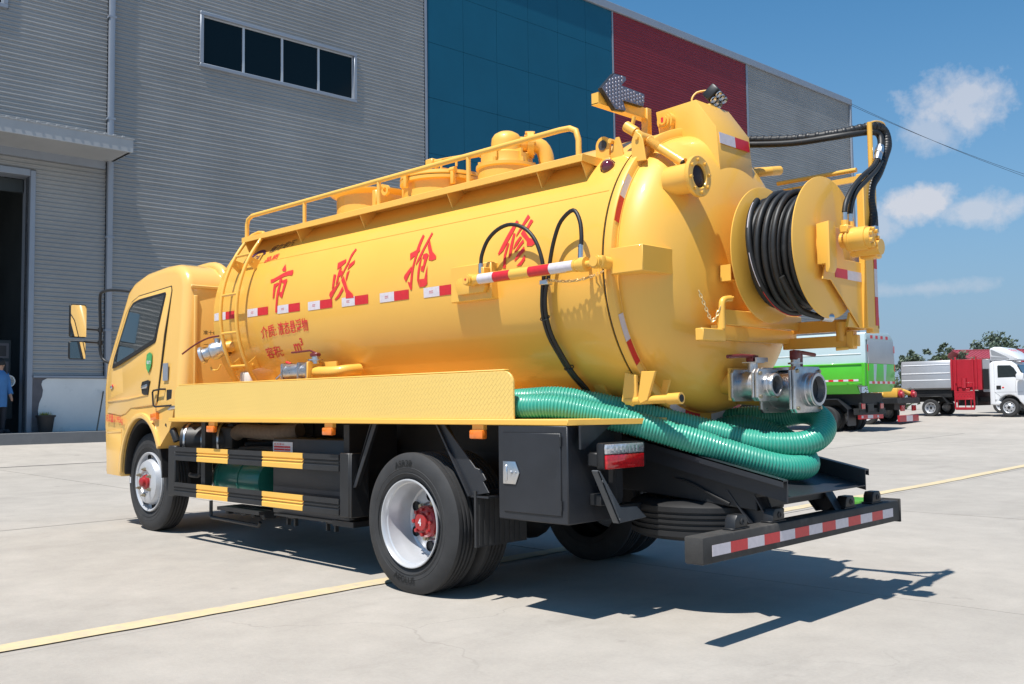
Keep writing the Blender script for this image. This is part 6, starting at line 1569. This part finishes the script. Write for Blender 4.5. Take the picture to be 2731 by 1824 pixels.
tree('tree', -84.4, 215.1, 11.2, 5.0, 'dark green pointed tree just right of the green lorry tail', group=tg, n=1000, leaf=.40, trunk=.5, seed=3)
tree('tree', -97.5, 258.2, 13.6, 6.8, 'hazy pale green tree midway between the green lorry and the red roof', group=tg, n=1100, leaf=.5, trunk=.5, seed=4)
tree('tree', -86.8, 240.7, 13.8, 5.8, 'tall slim tree at the left end of the red roof', group=tg, n=1100, leaf=.48, trunk=.45, seed=5)
tree('tree', -84.4, 270.9, 17.0, 15.5, 'large broad tree rising behind the red roof beside the white truck', group=tg, n=3000, leaf=.55, trunk=.4, seed=6)
tree('tree', -46.4, 140.5, 7.1, 4.0, 'low spreading tree in front of the middle of the red roof', group=tg, n=700, leaf=.28, trunk=.55, seed=7)
tree('tree', -48.6, 138.3, 6.9, 2.5, 'yellowish green young tree in front of the left corner of the red roof', group=tg, n=500, leaf=.26, mt='leaf2', trunk=.5, seed=8)
def bush(x, y, h, w, label, seed, n=700):
    rg = random.Random(seed); gz_ = ground_z(x, y)-.03; t = tag(empty('bush', (x, y, gz_)), label, 'bush', 'bushes between the parked trucks')
    m = MB()
    for k in range(7):
        a = rg.uniform(0, 2*PI); m.tube([(0, 0, 0), (math.cos(a)*w*.2, math.sin(a)*w*.2, h*.45), (math.cos(a)*w*.38, math.sin(a)*w*.38, h*.85)], .02, 5)
    m.build('stems', 'bark', t); b = MB()
    for _ in range(n):
        d = Vector((rg.gauss(0, 1), rg.gauss(0, 1), rg.gauss(0, 1))).normalized()*(rg.random()**.4); p = Vector((d.x*w*.5, d.y*w*.5, h*.52+d.z*h*.48)); nrm = Vector((rg.gauss(0, 1), rg.gauss(0, 1), rg.gauss(.5, 1))).normalized(); u_ = nrm.orthogonal().normalized(); v_ = nrm.cross(u_); s_ = .11*rg.uniform(.5, 1.3)
        b.face([p-u_*s_, p+v_*s_*.5, p+u_*s_, p-v_*s_*.5])
    o = b.build('foliage', 'leaf2', t, smooth=False, normals=False); o['kind'] = 'stuff'
bush(-15.6, 44.2, 1.7, 2.4, 'leafy bush low down between the green lorry and the white truck', 11)
bush(-24.5, 62.0, 2.9, 2.6, 'tall bush behind the green lorry beside the grey bin body', 12)
hx, hy = -49.1, 151.5; hz = ground_z(hx, hy)-.03
HS = tag(empty('red_roofed_house', (hx, hy, hz), R(46)), 'low building with a red ribbed sheet roof beyond the white truck', 'house')
MB().box(0, 24, 0, 8, 0, 6.4).build('wall', 'cream', HS)
m = MB(); m.prism([(-.7, 6.35), (4.0, 7.78), (8.7, 6.35), (8.7, 6.45), (4.0, 7.88), (-.7, 6.45)], 'x', -1.2, 25)
rf = m.build('roof', 'roof_red', HS)
for k in range(46):
    x = -1.1+.57*k
    MB().prism([(-.72, 6.44), (4.0, 7.88), (4.0, 7.98), (-.72, 6.54)], 'x', x, x+.13).build('roof_rib', 'roof_red', rf)
MB().box(-1.3, 25.1, 3.85, 4.15, 7.88, 8.0, .02, 1).build('ridge_cap', 'roof_red', rf)
for x in (3, 9, 15):
    wn_ = MB().box(x, x+2, -.05, .02, 3.5, 5.2, .01, 1).build('window', 'alu_frame', HS); MB().box(x+.08, x+1.92, -.06, -.052, 3.58, 5.12).build('pane', 'win_glass', wn_)
pl = tag(empty('utility_pole', (-4.0, 66.0, ground_z(-4, 66)-.03)), 'concrete utility pole at the far side of the yard, carrying the two cables', 'pole')
MB().tube([(0, 0, 0), (0, 0, 11.2)], .15, 10, rr=[.17, .11]).build('pole_shaft', 'plaster', pl)
MB().box(-.9, .9, -.06, .06, 10.2, 10.32, .01, 1).build('crossarm', 'black', pl)
for dz, lab in ((0, 'upper of two thin cables sloping down from the factory corner across the sky'), (1, 'lower of two thin cables sloping down from the factory corner across the sky')):
    a = Vector((-17.75, 44.15, 17.05-.1*dz)); e = Vector((-4.0-.8+1.6*dz, 66.0, 10.4-.15*dz+ground_z(-4, 66)))
    pts = [a.lerp(e, k/24)-Vector((0, 0, (3.2+.55*dz)*4*(k/24)*(1-k/24)*.25)) for k in range(25)]
    tag(MB().tube(pts, .011, 6).build('overhead_cable', 'wire'), lab, 'cable', 'overhead cables')
